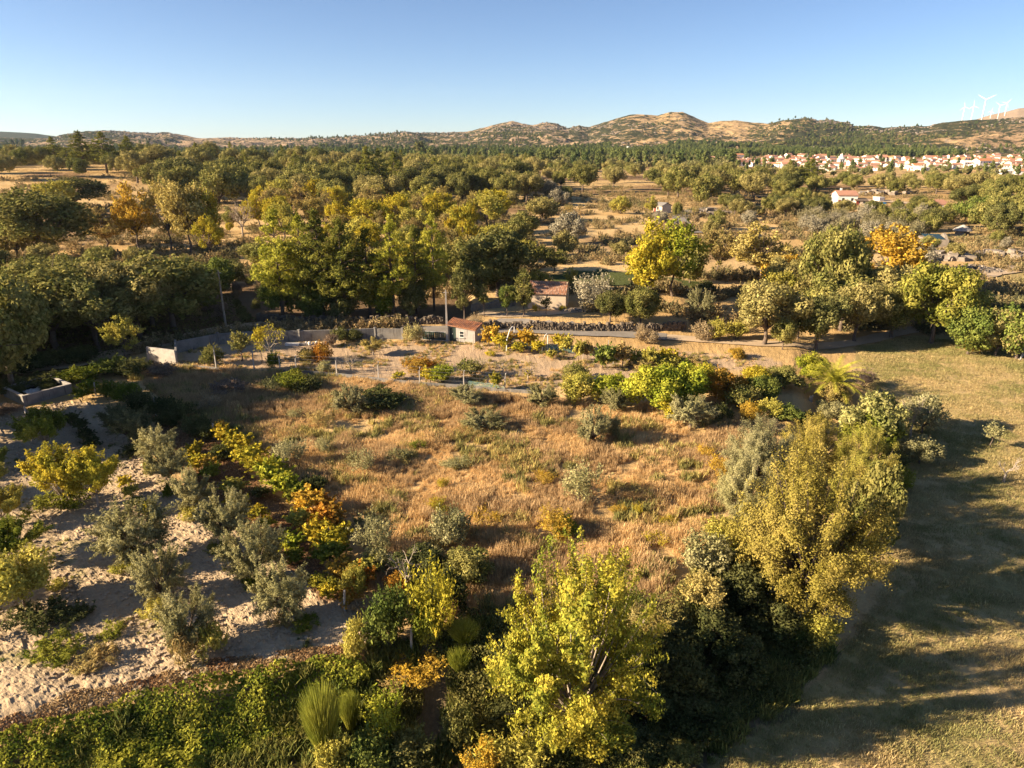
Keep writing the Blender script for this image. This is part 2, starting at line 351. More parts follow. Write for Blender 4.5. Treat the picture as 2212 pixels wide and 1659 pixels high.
def plot_colours(x, y):
    r = np.hypot(x, y); n = len(x)
    c = np.empty((n, 3)); 
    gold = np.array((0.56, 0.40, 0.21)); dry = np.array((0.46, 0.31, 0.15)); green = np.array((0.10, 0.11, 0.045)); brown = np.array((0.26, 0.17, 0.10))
    k = ss(fbm(x/18, y/18, 51), -0.22, 0.22)[:, None]
    c[:] = gold*k+dry*(1-k)
    k = (ss(fbm(x/45, y/45, 52, 4), 0.0, 0.2)*ss(r, 100, 160))[:, None]; c = c*(1-k)+brown*k
    def put(poly, col, jit=0.6, sc=2.0, fade=1.0):
        nonlocal c
        m = inpoly(x, y, poly, jit, sc); c[m] = c[m]*(1-fade)+np.array(col)*fade
        return m
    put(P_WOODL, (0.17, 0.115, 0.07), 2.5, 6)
    put(P_REED, (0.27, 0.15, 0.08), 1.5, 5, 0.7)
    m = put(P_FIELD, (0.46, 0.34, 0.175), 0.8, 3)
    g = (ss(fbm(x/9, y/9, 61, 4)+fbm(x/2.5, y/2.5, 62)*0.5, -0.02, 0.28)*m*0.6)[:, None]; c = c*(1-g)+np.array((0.25, 0.23, 0.085))*g
    st = (np.sin((x*0.25+y*0.97+2*fbm(x/9, y/9, 68))/0.55)*0.09*m)[:, None]; c = c*(1+st)
    put(P_PASTR, (0.34, 0.27, 0.13), 1, 4); put(P_GREEN, (0.085, 0.10, 0.04), 1.2, 3)
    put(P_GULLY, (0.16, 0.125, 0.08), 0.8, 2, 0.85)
    put(P_YARD, (0.43, 0.315, 0.215), 0.4, 1.5)
    mo = put(P_ORCH, (0.43, 0.33, 0.225), 0.35, 1.2)
    g = (ss(fbm(x/2.2, y/2.2, 65, 4), 0.10, 0.22)*mo*0.6)[:, None]; c = c*(1-g)+np.array((0.24, 0.21, 0.10))*g
    for q in ([(150,868),(190,960),(250,1060),(330,1180),(420,1330),(470,1440)], [(0,1010),(60,1100),(110,1230),(170,1340),(190,1520)]):
        dtr = np.abs(np.abs(seg_sd(x+.5*fbm(x/3, y/3, 66), y, [flat(*p) for p in q]))-.55); g = ((1-ss(dtr, .12, .3))*mo*.55)[:, None]; c = c*(1-g)+np.array((0.28, 0.215, 0.14))*g
    put(P_LITTER, (0.20, 0.115, 0.07), 0.5, 1.0, 0.9)
    # hillsides: golden grass, brown heath to the right, grey rock low on the left
    az = np.arctan2(x, y); hl = ss(r, 1350, 1700)[:, None]
    hc = np.empty((n, 3)); hc[:] = (0.52, 0.355, 0.19)
    w = ss(az, 0.50, 0.62)[:, None]; hc = hc*(1-w)+np.array((0.33, 0.225, 0.14))*w
    w = (1-ss(az, 0.10, 0.20))[:, None]; hc = hc*(1-w)+np.array((0.42, 0.30, 0.20))*w
    rk = ss(np.abs(fbm(x/90, y/90, 71, 4)), 0.0, 0.06)[:, None]; hc = hc*(0.75+0.25*rk)
    c = c*(1-hl)+hc*hl
    # scrub density
    s = 0.30+0.5*fbm(x/300, y/300, 81)
    s = np.interp(az, [-0.7, -0.35, -0.2, 0.0, 0.06, 0.13, 0.22, 0.30, 0.35, 0.44, 0.50, 0.60, 0.8], [0.7, 0.64, 0.7, 0.68, 0.7, 0.68, 0.66, 0.6, 0.8, 1.0, 0.85, 0.62, 0.66])+0.5*fbm(x/350, y/350, 81)
    s = s*ss(r, 1300, 1600)+0.25*ss(r, 200, 500)*(1-ss(r, 1300, 1600))
    return c, np.clip(s, 0, 1.2), mo
def micro(x, y, mo):
    r = np.hypot(x, y)
    t = fbm(x/0.42, y/0.42, 91, 3)*0.26+fbm(x/1.6, y/1.6, 92)*0.16
    clod = -np.abs(fbm(x/0.6, y/0.6, 93, 3))*0.46
    fine = -np.abs(fbm(x/0.26, y/0.26, 95, 3))*0.22
    row = 0.05*np.sin((x*0.80+y*0.60)/0.55+3*fbm(x/3, y/3, 97))
    z = np.where(mo, t*0.45+clod*0.55+fine*1.2+row+0.1, t*0.4)
    return z*(1-ss(r, 90, 200))
def ground_sheet(name, rr, ph, closed, label):
    R, A = np.meshgrid(rr, ph, indexing='ij')
    x = (R*np.sin(A)).ravel(); y = (R*np.cos(A)).ravel()
    c, s, mo = plot_colours(x, y)
    z = land(x, y)+micro(x, y, mo)
    nr, na = len(rr), len(ph)
    i = np.arange(nr-1)[:, None]*na; j = np.arange(na if closed else na-1)[None, :]; j2 = (j+1) % na
    f = np.stack([i+j, i+j2, i+na+j2, i+na+j], -1).reshape(-1, 4)[:, ::-1]
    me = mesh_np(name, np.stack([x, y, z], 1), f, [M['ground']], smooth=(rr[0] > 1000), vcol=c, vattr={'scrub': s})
    o = link(name, me); tag(o, label, kind='structure'); return o
a0 = math.radians(50)
ph = np.concatenate([np.linspace(-a0, a0, 720), np.radians(np.linspace(53, 307, 56))])
rr = np.concatenate([[0.5, 5, 10, 15], np.geomspace(19, 70, 300), np.geomspace(70.6, 1480, 200)[0:]])
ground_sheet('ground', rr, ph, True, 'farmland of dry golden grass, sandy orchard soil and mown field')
ph2 = np.concatenate([np.linspace(-a0, a0, 900), np.radians(np.linspace(53, 307, 40))])
rr2 = np.concatenate([np.linspace(1480, 2750, 120), np.geomspace(2780, 4200, 12)])
ground_sheet('rocky_hills', rr2, ph2, True, 'low rocky hills with tan grass and dark scrub along the horizon')

def back_ridge(name, prof, dist, col, label, scr=0.3):
    u = np.linspace(prof[0][0], prof[-1][0], 160); v = np.interp(u, [p[0] for p in prof], [p[1] for p in prof])
    dx, dy, dz = rayd(u, v); az = np.arctan2(dx, dy); sl = dz/np.hypot(dx, dy)
    rows = np.linspace(0, 2, 41); X = []; Z = []
    for t in rows:
        r = dist+(t-1)*dist*0.25
        h = (sl*dist+H_CAM)*(1-abs(1-t)**1.5)
        x = r*np.sin(az); y = r*np.cos(az)
        X.append(np.stack([x, y, h+(fbm(x/160, y/160, 5, 4)*30*(1-abs(1-t))*min(1, 3*abs(1-t)))-15*(abs(1-t) > 0.97)], 1))
    V = np.concatenate(X); na = len(u)
    i = np.arange(len(rows)-1)[:, None]*na; j = np.arange(na-1)[None, :]
    f = np.stack([i+j, i+j+1, i+na+j+1, i+na+j], -1).reshape(-1, 4)[:, ::-1]
    me = mesh_np(name, V, f, [M['ground']], True, vcol=np.tile(np.array(col), (len(V), 1)), vattr={'scrub': np.full(len(V), scr)})
    return tag(link(name, me), label, kind='structure')
back_ridge('far_ridge', [(2060,275),(2090,264),(2115,256),(2141,248),(2175,241),(2201,234),(2240,231),(2300,236),(2420,262)], 3900, (0.36, 0.27, 0.2), 'hazy brown ridge behind the wind turbines at the right edge')
back_ridge('blue_ridge', [(-500,292),(-200,284),(-60,283),(0,284),(40,286),(80,289),(130,296),(200,305)], 5200, (0.10, 0.11, 0.10), 'hazy blue ridge far off at the left edge', 0.9)

# ------------------------------------------------------------------ roads and tracks
def strip(name, pts, w, mat, label, lift=0.03, step=1.0, kind='structure'):
    P = [Vector(p[:2]) for p in pts]; Q = []
    n = len(P)
    for i in range(n-1):
        p0 = P[max(i-1, 0)]; p1 = P[i]; p2 = P[i+1]; p3 = P[min(i+2, n-1)]
        k = max(2, int((p2-p1).length/step))
        for j in range(k):
            t = j/k; Q.append(0.5*((2*p1)+(p2-p0)*t+(2*p0-5*p1+4*p2-p3)*t*t+(3*p1-p0-3*p2+p3)*t**3))
    Q.append(P[-1]); V = []; m = 7; cross = [(-0.5+i/(m-1)) for i in range(m)]
    for i, q in enumerate(Q):
        d = (Q[min(i+1, len(Q)-1)]-Q[max(i-1, 0)]).normalized(); nn = Vector((-d.y, d.x))
        ww = w*(1+0.10*math.sin(i*0.7)+0.06*math.sin(i*1.9))
        for c in cross:
            pp = q+nn*(c*ww); V.append((pp.x, pp.y, 0))
    V = np.array(V); z = land(V[:, 0], V[:, 1])
    z = z+lift; V[:, 2] = z
    rows = len(Q); i = np.arange(rows-1)[:, None]*m; j = np.arange(m-1)[None, :]
    f = np.stack([i+j, i+j+1, i+m+j+1, i+m+j], -1).reshape(-1, 4)[:, ::-1]
    return tag(link(name, mesh_np(name, V, f, [mat], True)), label, kind=kind)
def A(*pts): return [at(u, v) for u, v in pts]
strip('country_road', A((-80,800),(100,792),(225,770),(330,745),(470,716),(560,703),(650,697)) , 4.2, M['dirt'], 'pale lane running outside the grey garden wall on the left', 0.12, 1.0)
strip('country_road', A((650,704),(760,707),(900,712),(1060,713),(1200,717),(1330,723),(1440,729)), 3.4, M['asphalt'], 'narrow grey paved road passing below the tan barn', 0.14, 1.0)
strip('country_road', A((1436,729),(1480,732),(1600,741),(1720,746),(1840,742),(1960,716),(2100,690),(2260,680)), 2.5, M['dirt'], 'pale narrow lane passing under the leaning oak on the right', 0.12, 1.0)
strip('country_road', A((1500,505),(1476,490),(1468,474),(1478,462),(1500,455),(1540,450)), 5.0, M['asphalt'], 'short stretch of grey road beside the pale block house', 0.35, 2.0)
strip('dirt_track', A((2070,603),(2110,596),(2160,588),(2230,578),(2400,560)), 5.0, M['dirt'], 'pale dirt track at the right edge past the stone heap', 0.2, 2.0)
strip('dirt_track', A((1570,424),(1640,426),(1720,428),(1790,432),(1900,436),(2010,444)), 8.0, M['dirt'], 'bare pale track in front of the white house with the red roof', 0.5, 3.0)
strip('garden_path', A((1040,676),(1100,682),(1240,672),(1320,660),(1380,668)), 2.5, M['dirt'], 'bare path in front of and beside the tan barn', 0.08, 0.8)
# ------------------------------------------------------------------ foliage builders
def unit(a): return a/np.maximum(np.linalg.norm(a, axis=-1, keepdims=True), 1e-9)
def leaves(rng, pos, nrm, L, W, nk=1.0, axis_bias=(0, 0, 0.0), var=0.35, fold=False):
    """one pointed leaf (or leaf cluster) per position, its face turned roughly to nrm"""
    n = len(pos)
    nn = unit(nrm*nk + rng.normal(size=(n, 3))*0.75)
    a = rng.normal(size=(n, 3))+np.array(axis_bias); a = unit(a-nn*np.sum(a*nn, 1, keepdims=True))
    b = np.cross(nn, a)
    s = 1+var*rng.uniform(-1, 1, (n, 1)); l = L*s*0.5; w = W*s*0.5
    v = np.stack([pos-a*l, pos+b*w-a*l*0.15, pos+a*l, pos-b*w-a*l*0.15], 1).reshape(-1, 3)
    f = np.arange(4*n).reshape(-1, 4)
    return v, f
def crown_points(rng, cl, n, shell=0.35, shoots=0.35, sl=0.5, up=0.6, flat_=1.0, seglen=None):
    cl = np.asarray(cl, float); area = (cl[:, 3]**2); pr = area/area.sum()
    n1 = int(n*(1-shoots)); k = rng.choice(len(cl), n1, p=pr)
    d = unit(rng.normal(size=(n1, 3)))
    # leave holes and knobs in each clump
    kn = 0.86+0.30*np.sin(d[:, 0]*5.1+k*1.7)*np.sin(d[:, 1]*4.3+k*2.9)*np.sin(d[:, 2]*4.7+k)
    rad = (1-shell*rng.random(n1)**1.6)*kn
    p = cl[k, :3]+d*(rad*cl[k, 3])[:, None]*np.array([1, 1, flat_])
    nr = d
    n2 = n-n1
    if n2 > 0:
        ms = max(1, n2//9); ks = rng.choice(len(cl), ms, p=pr); ds = unit(rng.normal(size=(ms, 3))+np.array([0, 0, up*0.5]))
        st = cl[ks, :3]+ds*(0.8*cl[ks, 3])[:, None]; dr = unit(ds+np.array([0, 0, up])+rng.normal(size=(ms, 3))*0.2)
        ln = sl*rng.uniform(0.4, 1.2, ms)
        j = rng.integers(0, ms, n2); t = rng.random(n2)
        p2 = st[j]+dr[j]*(ln[j]*t)[:, None]+rng.normal(size=(n2, 3))*0.035*sl
        nr2 = unit(ds[j]+rng.normal(size=(n2, 3))*0.5)
        p = np.concatenate([p, p2]); nr = np.concatenate([nr, nr2])
    return p, nr
def envelope_clumps(rng, W, H, z0, m, rmin, rmax, top=1.0, hollow=0.35, shape=2.0, lean=0.0):
    """clump centres inside an egg-shaped crown from z0 up to H"""
    out = []; tries = 0
    while len(out) < m and tries < 4000:
        tries += 1
        q = rng.uniform(-1, 1, 3); rr_ = np.linalg.norm(q)
        if rr_ > 1 or rr_ < hollow: continue
        r = rng.uniform(rmin, rmax)
        hx = (W/2-r*0.75); hz = ((H-z0)/2-r*0.75)
        zc = (H+z0)/2+q[2]*max(hz, 0.01)
        tt = (zc-z0)/(H-z0); wd = (1-(abs(tt-0.45)/0.62)**shape*0.5)
        c = np.array([q[0]*hx*wd+lean*tt, q[1]*hx*wd, zc])
        if all(np.linalg.norm(c-o[:3]) > 0.55*(r+o[3])*0.8 for o in out) or tries > 2500:
            out.append(np.array([*c, r]))
    return np.array(out)
def limb_mesh(rng, cl, z0, r0, name, mat, n_limb=8, fork=None, stems=1, lean=(0, 0)):
    b = MB(); fork = fork if fork is not None else z0
    base = Vector((0, 0, -0.25)); fk = Vector((lean[0], lean[1], fork))
    if stems == 1:
        mid = (base+fk)/2+Vector((rng.normal()*0.06, rng.normal()*0.06, 0))*fork
        b.tube([base, Vector((0, 0, 0.05)), mid, fk], [r0*1.4, r0*1.1, r0*0.85, r0*0.7], 7)
    idx = rng.choice(len(cl), min(n_limb, len(cl)), replace=False)
    for i in idx:
        e = Vector(cl[i, :3]); s = fk if stems == 1 else base
        md = s.lerp(e, 0.5)+Vector((rng.normal()*0.1, rng.normal()*0.1, 0.12*(e-s).length))
        q = s.lerp(md, 0.5)+Vector((0, 0, 0.04))
        b.tube([s, q, md, e], [r0*0.6, r0*0.42, r0*0.28, r0*0.08], 5, cap=False)
        for _ in range(2):
            e2 = e+Vector(rng.normal(size=3)*cl[i, 3]*0.8); m2 = md.lerp(e2, 0.5)+Vector((0, 0, 0.05))
            b.tube([md, m2, e2], [r0*0.2, r0*0.12, r0*0.03], 3, cap=False)
    return b.mesh(name, mat, True)
def leaf_mesh(rng, name, p, nr, L, W, **kw):
    kw['nk'] = max(kw.get('nk', 1.0), 1.0)*1.5
    v, f = leaves(rng, p, nr, L, W, **kw)
    return mesh_np(name, v, f, [M['leaf']], fattr={'lv': rng.random(len(f))})
KIND = {}
def bounds(me):
    n = len(me.vertices); a = np.empty(n*3, np.float32); me.vertices.foreach_get('co', a); a = a.reshape(-1, 3)
    lo, hi = np.percentile(a, 0.7, 0), np.percentile(a, 99.3, 0); return float((hi[0]-lo[0]+hi[1]-lo[1])/2), float(hi[2])
def reg(kind, crown, trunk=None):
    W, H = bounds(crown); KIND.setdefault(kind, []).append((crown, trunk, W, H))

def make_kind(kind, nv, W, H, z0, m, rmin, rmax, n, L, Wl, seed, trunk=0.12, fork=None, shoots=0.35, sl=0.5, up=0.6,
              hollow=0.35, shape=2.0, shell=0.35, flat_=1.0, nk=1.0, bias=(0, 0, 0), stems=1, nl=8, bark='bark', lean=0.0):
    for i in range(nv):
        rng = np.random.default_rng(seed*100+i)
        cl = envelope_clumps(rng, W, H, z0, m, rmin, rmax, hollow=hollow, shape=shape, lean=lean*W)
        p, nr = crown_points(rng, cl, n, shell, shoots, sl, up, flat_)
        p[:, 2] = np.maximum(p[:, 2], 0.02)
        cm = leaf_mesh(rng, 'crown', p, nr, L, Wl, nk=nk, axis_bias=bias)
        tm = limb_mesh(rng, cl, z0, trunk, 'trunk', M[bark], nl, fork, stems) if trunk else None
        reg(kind, cm, tm)
def bough_kind(kind, nv, W, H, z0, nb, ns, nl, L, Wl, slen, srad, seed, trunk, fork, up=.5, droop=0.0, zlow=-.45, bark='bark', uneven=.28, vase=0.0, stems=1, inner=.45):
    """crown carried by boughs: each bough bears side shoots, the leaves sit along the shoots and leave gaps between boughs"""
    for i in range(nv):
        rng = np.random.default_rng(seed*100+i); b = MB(); fk = Vector((rng.normal()*.08, rng.normal()*.08, fork))
        b.tube([(0,0,-.25), (0,0,.05), tuple(fk*.55), tuple(fk)], [trunk*1.4, trunk*1.1, trunk*.9, trunk*.8], 7)
        cz = (z0+H)/2; P = []; Nn = []; cen = np.array([0, 0, cz])
        k3 = rng.normal(size=(5, 3))*1.6; ph3 = rng.random(5)*6.28
        for q in range(nb):
            d = unit(rng.normal(size=3)); 
            if d[2] < zlow: d[2] = abs(d[2])*.5; d = unit(d)
            f = rng.uniform(.74, 1.0)*(1+uneven*float(np.mean(np.sin(k3@d*1.7+ph3))))
            e = cen+d*np.array([W/2, W/2, (H-z0)/2])*f*.9
            if vase: e[:2] *= (1-vase)+vase*np.clip((e[2]-z0)/(H-z0)*1.6, 0, 1)
            s = np.array(fk); md = s*.5+e*.5+np.array([0, 0, -.06 if d[2] > .4 else .14])*np.linalg.norm(e-s)+rng.normal(size=3)*.05*W
            tt = np.linspace(0, 1, 7)[:, None]; cv = (1-tt)**2*s+2*tt*(1-tt)*md+tt**2*e
            r0 = trunk*.42; b.tube(cv, list(np.linspace(r0, r0*.15, 7)), 4, cap=False)
            for j in range(ns):
                t = rng.uniform(inner, 1.0)**.8; p0 = (1-t)**2*s+2*t*(1-t)*md+t**2*e; tg = unit(2*(1-t)*(md-s)+2*t*(e-md))
                out_ = unit((p0-cen)/np.array([W, W, H])); dr = unit(tg*.7+out_*.6+np.array([0, 0, up])+rng.normal(size=3)*.55)
                ln = slen*rng.uniform(.5, 1.25)*(1.25-.5*t); p1 = p0+dr*ln; pm = (p0+p1)/2+np.array([0, 0, .06*ln])
                if j % 3 == 0: b.tube([p0, pm, p1], [r0*.16, r0*.10, r0*.04], 3, cap=False)
                u_ = rng.random(nl)**.8; pp = p0+np.outer(u_, p1-p0)+rng.normal(size=(nl, 3))*srad*(1.15-.7*u_)[:, None]; pp[:, 2] -= droop*ln*u_**2
                P.append(pp); Nn.append(unit(np.tile(out_*.9+dr*.3+np.array([0,0,.25]), (nl, 1))+unit(pp-(p0+np.outer(u_, p1-p0)))*.7))
        P = np.concatenate(P); P[:, 2] = np.maximum(P[:, 2], .03)
        reg(kind, leaf_mesh(rng, 'crown', P, np.concatenate(Nn), L, Wl, axis_bias=(0, 0, .6 if droop == 0 else -.9)), b.mesh('trunk', M[bark], True))
bough_kind('olive', 5, 3.2, 3.0, .2, 36, 15, 42, .12, .038, .72, .055, 1, .12, .5, up=.45, uneven=.14, zlow=-.8, inner=.35)
bough_kind('fruit', 4, 3.2, 3.2, .6, 24, 10, 60, .12, .062, .8, .10, 2, .08, .65, up=1.1, bark='bark_pale', uneven=.25, vase=.35, zlow=-.4)
bough_kind('lobed', 1, 9.0, 8.8, .1, 84, 11, 66, .145, .082, 1.45, .16, 3, .2, 1.1, zlow=-.9, up=.9, droop=.12, bark='bark_pale', uneven=.32, inner=.45)
bough_kind('willow', 2, 8.5, 9.0, .0, 100, 11, 74, .125, .055, 1.1, .2, 4, .2, 1.2, up=.4, uneven=.12, inner=.45, zlow=-.92)
make_kind('oak', 5, 9.0, 8.2, 1.7, 26, .9, 1.6, 12500, .30, .19, 5, trunk=.26, fork=1.9, shoots=.22, sl=.5, up=.4, nl=14, nk=1.3, shape=3)
make_kind('round', 4, 7.0, 6.0, 0.3, 22, .8, 1.3, 9000, .28, .18, 6, trunk=.18, fork=1.0, shoots=.25, sl=.5, up=.5, nl=8, nk=1.2)
make_kind('airy', 4, 7.5, 9.5, 1.9, 34, .5, 1.0, 8500, .30, .18, 7, trunk=.16, fork=2.6, shoots=.5, sl=.8, up=1.0, nl=22, shape=1.5)
make_kind('bush', 4, 3.0, 2.2, 0.0, 16, .35, .6, 5500, .14, .08, 8, trunk=.05, fork=.3, shoots=.4, sl=.4, up=.8, nl=6, stems=2)
make_kind('wild', 4, 2.2, 1.9, 0.0, 14, .15, .38, 2600, .12, .05, 9, trunk=.035, fork=.2, shoots=.75, sl=.7, up=1.6, nl=12, stems=2)
make_kind('vine', 5, 1.7, 1.6, 0.35, 12, .16, .34, 1300, .19, .16, 10, trunk=.045, fork=.6, shoots=.5, sl=.5, up=.3, nl=7, hollow=.2)
make_kind('herb', 3, 1.4, .55, 0.0, 12, .12, .24, 1500, .16, .03, 12, trunk=0, shoots=.7, sl=.3, up=1.5)
make_kind('sapling', 3, 1.4, 3.2, 0.9, 14, .18, .34, 1500, .14, .08, 13, trunk=.045, fork=1.0, shoots=.4, sl=.4, up=1.0, nl=10)
# pines: bare bole, whorls of needled pads
for i in range(4):
    rng = np.random.default_rng(1400+i); H, W = 14.0, 7.5; cl = []; b = MB()
    b.tube([(0,0,-.3),(0.1,0,4),(-.1,.15,8),(0,0,13)], [.27,.2,.15,.05], 7)
    z0 = 3.5+rng.random()*1.5
    for t in np.linspace(0, 1, 11):
        z = z0+(H-z0-.4)*t; R = W/2*(1-t**2.2)*(0.65+0.35*min(1, t*5))+.25; k = int(3+4*(1-t)); a0_ = rng.random()*6.28
        for j in range(k):
            a = a0_+6.283*j/k+rng.normal()*.25; rr_ = R*rng.uniform(.55, .9)
            e = Vector((math.cos(a)*rr_, math.sin(a)*rr_, z+rng.normal()*.35))
            b.tube([(0,0,z-.5), (e.x*.5, e.y*.5, z-.1), tuple(e)], [.07,.05,.02], 4, cap=False)
            cl.append((e.x, e.y, e.z+.2, rng.uniform(.65, 1.15)*(1-.35*t)))
            cl.append((e.x*.5, e.y*.5, e.z+.3, rng.uniform(.55, .9)*(1-.35*t)))
    cl.append((0, 0, H-.5, .7)); cl = np.array(cl)
    p, nr = crown_points(rng, cl, 11000, .45, .35, .5, .8, .62)
    reg('pine', leaf_mesh(rng, 'crown', p, nr, .42, .13, nk=.8, axis_bias=(0,0,.5)), b.mesh('trunk', M['bark'], True))
# leafless or nearly leafless trees
def twigs(b, rng, p, d, l, r, lev, tips):
    q = p+d*l; m_ = (p+q)/2+Vector(rng.normal(size=3)*l*.08)
    b.tube([p, m_, q], [r, r*.8, r*.6], 5 if lev > 1 else 3, cap=False)
    if lev == 0: tips.append(q); return
    for _ in range(3 if lev > 1 else 4):
        dd = (d+Vector(rng.normal(size=3)*.55)+Vector((0, 0, .18))).normalized()
        twigs(b, rng, q if rng.random() < .7 else m_, dd, l*rng.uniform(.55, .85), r*.58, lev-1, tips)
for kd, n, W0, lf, seed in (('bare', 3, 1.0, 900, 15), ('stump', 2, 1.0, 60, 16)):
    for i in range(n):
        rng = np.random.default_rng(seed*100+i); b = MB(); tips = []
        b.tube([(0,0,-.1),(.03,.02,.35),(.0,.05,.8)], [.12,.09,.08], 6)
        for k in range(4 if kd == 'bare' else 3):
            a = 6.283*k/4+rng.random(); twigs(b, rng, Vector((0,.05,.75)), Vector((math.cos(a)*.75, math.sin(a)*.75, .75)).normalized(), .7, .06, 3 if kd == 'bare' else 2, tips)
        T = np.array([tuple(t) for t in tips]); kk = rng.integers(0, len(T), lf)
        p = T[kk]+rng.normal(size=(lf, 3))*.12
        reg(kd, leaf_mesh(rng, 'crown', p, unit(rng.normal(size=(lf, 3))), .09, .04), b.mesh('trunk', M['bark_pale'], True))
# broom: a fountain of thin green rods
for i in range(3):
    rng = np.random.default_rng(1700+i); n = 2600
    a = rng.random(n)*6.283; sp = rng.random(n)**.7; ln = rng.uniform(.7, 1.25, n)*1.5
    d0 = unit(np.stack([np.cos(a)*sp*.8, np.sin(a)*sp*.8, np.ones(n)], 1)); st = np.stack([np.cos(a)*sp*.35, np.sin(a)*sp*.35, rng.random(n)*.4], 1)
    sidev = unit(np.cross(d0, rng.normal(size=(n, 3))))*.012
    md = st+d0*ln[:, None]*.55; en = st+d0*ln[:, None]+np.stack([np.cos(a)*.12, np.sin(a)*.12, -.08*np.ones(n)], 1)
    v = np.stack([st-sidev, st+sidev, md+sidev, md-sidev, en+sidev*.4, en-sidev*.4], 1).reshape(-1, 3)
    o = np.arange(n)[:, None]*6; f = np.concatenate([o+np.array([[0,1,2,3]]), o+np.array([[3,2,4,5]])])
    reg('broom', mesh_np('crown', v, f, [M['leaf']], fattr={'lv': np.tile(rng.random(n), 2)}))
# far trees: few large leaf clusters, still clumped
for kd, n, W, H, z0, fl in (('far_oak', 4, 9, 8, .8, 1.0), ('far_pine', 3, 6.5, 13, 2.5, .8)):
    for i in range(n):
        rng = np.random.default_rng(1800+i+(50 if kd == 'far_pine' else 0))
        cl = envelope_clumps(rng, W, H, z0, 12 if kd == 'far_oak' else 18, 1.1, 2.0 if kd == 'far_oak' else 1.5, shape=1.4 if kd == 'far_pine' else 3)
        p, nr = crown_points(rng, cl, 1300, .3, .15, .6, .8, fl)
        reg(kd, leaf_mesh(rng, kd, p, nr, .85, .55, nk=1.4))

# colours of the foliage (first, second), sunlight put into pine_lit, shade into olive_dark and dark
COL = dict(
 olive=((.26,.245,.105),(.41,.375,.185)), thicket=((.19,.175,.09),(.32,.28,.16)), olive_dark=((.13,.14,.06),(.22,.21,.10)), silver=((.25,.24,.11),(.40,.365,.19)),
 lemon=((.36,.33,.04),(.56,.44,.05)), foretree=((.21,.24,.035),(.50,.42,.06)), willowgold=((.27,.23,.045),(.40,.32,.085)), limeoak=((.20,.22,.04),(.40,.36,.075)), yellow=((.50,.36,.035),(.30,.29,.045)), gold=((.58,.38,.05),(.44,.30,.06)), golden_brown=((.36,.28,.075),(.46,.38,.14)),
 orange=((.48,.20,.03),(.42,.28,.05)), oak=((.155,.165,.045),(.32,.285,.09)), oak_dark=((.09,.10,.032),(.21,.20,.07)), oak_olive=((.23,.205,.07),(.39,.33,.125)), oak_pale=((.19,.20,.06),(.40,.37,.14)),
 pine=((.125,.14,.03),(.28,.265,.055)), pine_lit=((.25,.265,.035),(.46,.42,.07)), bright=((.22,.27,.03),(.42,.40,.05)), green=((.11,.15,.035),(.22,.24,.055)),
 dry=((.30,.22,.12),(.38,.30,.18)), grey=((.28,.25,.17),(.38,.34,.24)), purple=((.22,.16,.12),(.30,.22,.15)), ygreen=((.35,.33,.065),(.47,.40,.095)),
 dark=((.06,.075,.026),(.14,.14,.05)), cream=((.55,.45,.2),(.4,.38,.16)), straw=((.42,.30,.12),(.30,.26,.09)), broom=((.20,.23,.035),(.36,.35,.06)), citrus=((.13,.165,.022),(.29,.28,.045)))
NAMES = dict(olive='olive_tree', fruit='fruit_tree', lobed='yellow_leaved_tree', willow='willow_tree', oak='oak_tree', round='bushy_tree', airy='autumn_tree', bush='shrub',
 wild='wild_shrub', vine='grapevine', herb='grass_clump', sapling='young_tree', pine='pine_tree', bare='bare_tree', stump='pollarded_tree', broom='broom_shrub', far_oak='distant_tree', far_pine='distant_pine', palm='palm_tree')
CATS = dict(olive='tree', fruit='tree', lobed='tree', willow='tree', oak='tree', round='tree', airy='tree', bush='shrub', wild='shrub', vine='grapevine', herb='grass clump', sapling='tree',
 pine='tree', bare='tree', stump='tree', broom='shrub', far_oak='tree', far_pine='tree', palm='palm')
PLACED = []
_vc = {}
def put(kind, p, w, h, label, col, group=None, var=None, rz=None):
    vs = KIND[kind]; i = _vc.get(kind, 0); _vc[kind] = i+1
    cm, tm, W, H = vs[(i if var is None else var) % len(vs)]
    rz = RNG.random()*6.283 if rz is None else rz
    sxy = w/W; sz = h/H
    tw = bool(tm) and kind not in ('bush', 'wild', 'herb')
    name = NAMES[kind]
    root = empty(name, p, rz); root.scale = (sxy, sxy, sz)
    c = link('crown', cm, root); a, b = COL[col] if isinstance(col, str) else col
    k = RNG.uniform(.88, 1.12); c.color = (a[0]*k, a[1]*k, a[2]*k, 1); c['tint2'] = [b[0]*k, b[1]*k, b[2]*k]
    if tm: link('trunk' if tw else 'stems', tm, root)
    tag(root, label, CATS[kind], group); PLACED.append((p.x, p.y, w/2)); return root
def put_single(kind, p, w, h, label, col, group):
    vs = KIND[kind]; i = _vc.get(kind, 0); _vc[kind] = i+1
    cm, tm, W, H = vs[i % len(vs)]
    o = link(NAMES[kind], cm, None, p); o.rotation_euler = (0, 0, RNG.random()*6.283); o.scale = (w/W, w/W, h/H)
    a, b = COL[col]; k = RNG.uniform(.85, 1.15); o.color = (a[0]*k, a[1]*k, a[2]*k, 1); o['tint2'] = [b[0]*k, b[1]*k, b[2]*k]
    tag(o, label, CATS[kind], group); return o
def T(kind, u, vb, vt, w, col, label, group=None, wm=None, **kw):
    """a plant whose foot is seen at (u, vb) and whose top reaches vt, w wide"""
    p = at(u, vb); d = depth_of(p); al = math.atan2(H_CAM-p.z, p.y); ca, sa = math.cos(al), math.sin(al)
    W = w*d/F; E = max((vb-vt)*d/F, .1); A_ = W/2*sa
    q = (E*E-A_*A_)/(2*E) if E > A_ else .1*E
    h = min(max(2*q/ca, .3*W), 3.4*W)
    return put(kind, p, W, h, label, COL.get(col, col) if isinstance(col, str) else col, group, **kw)
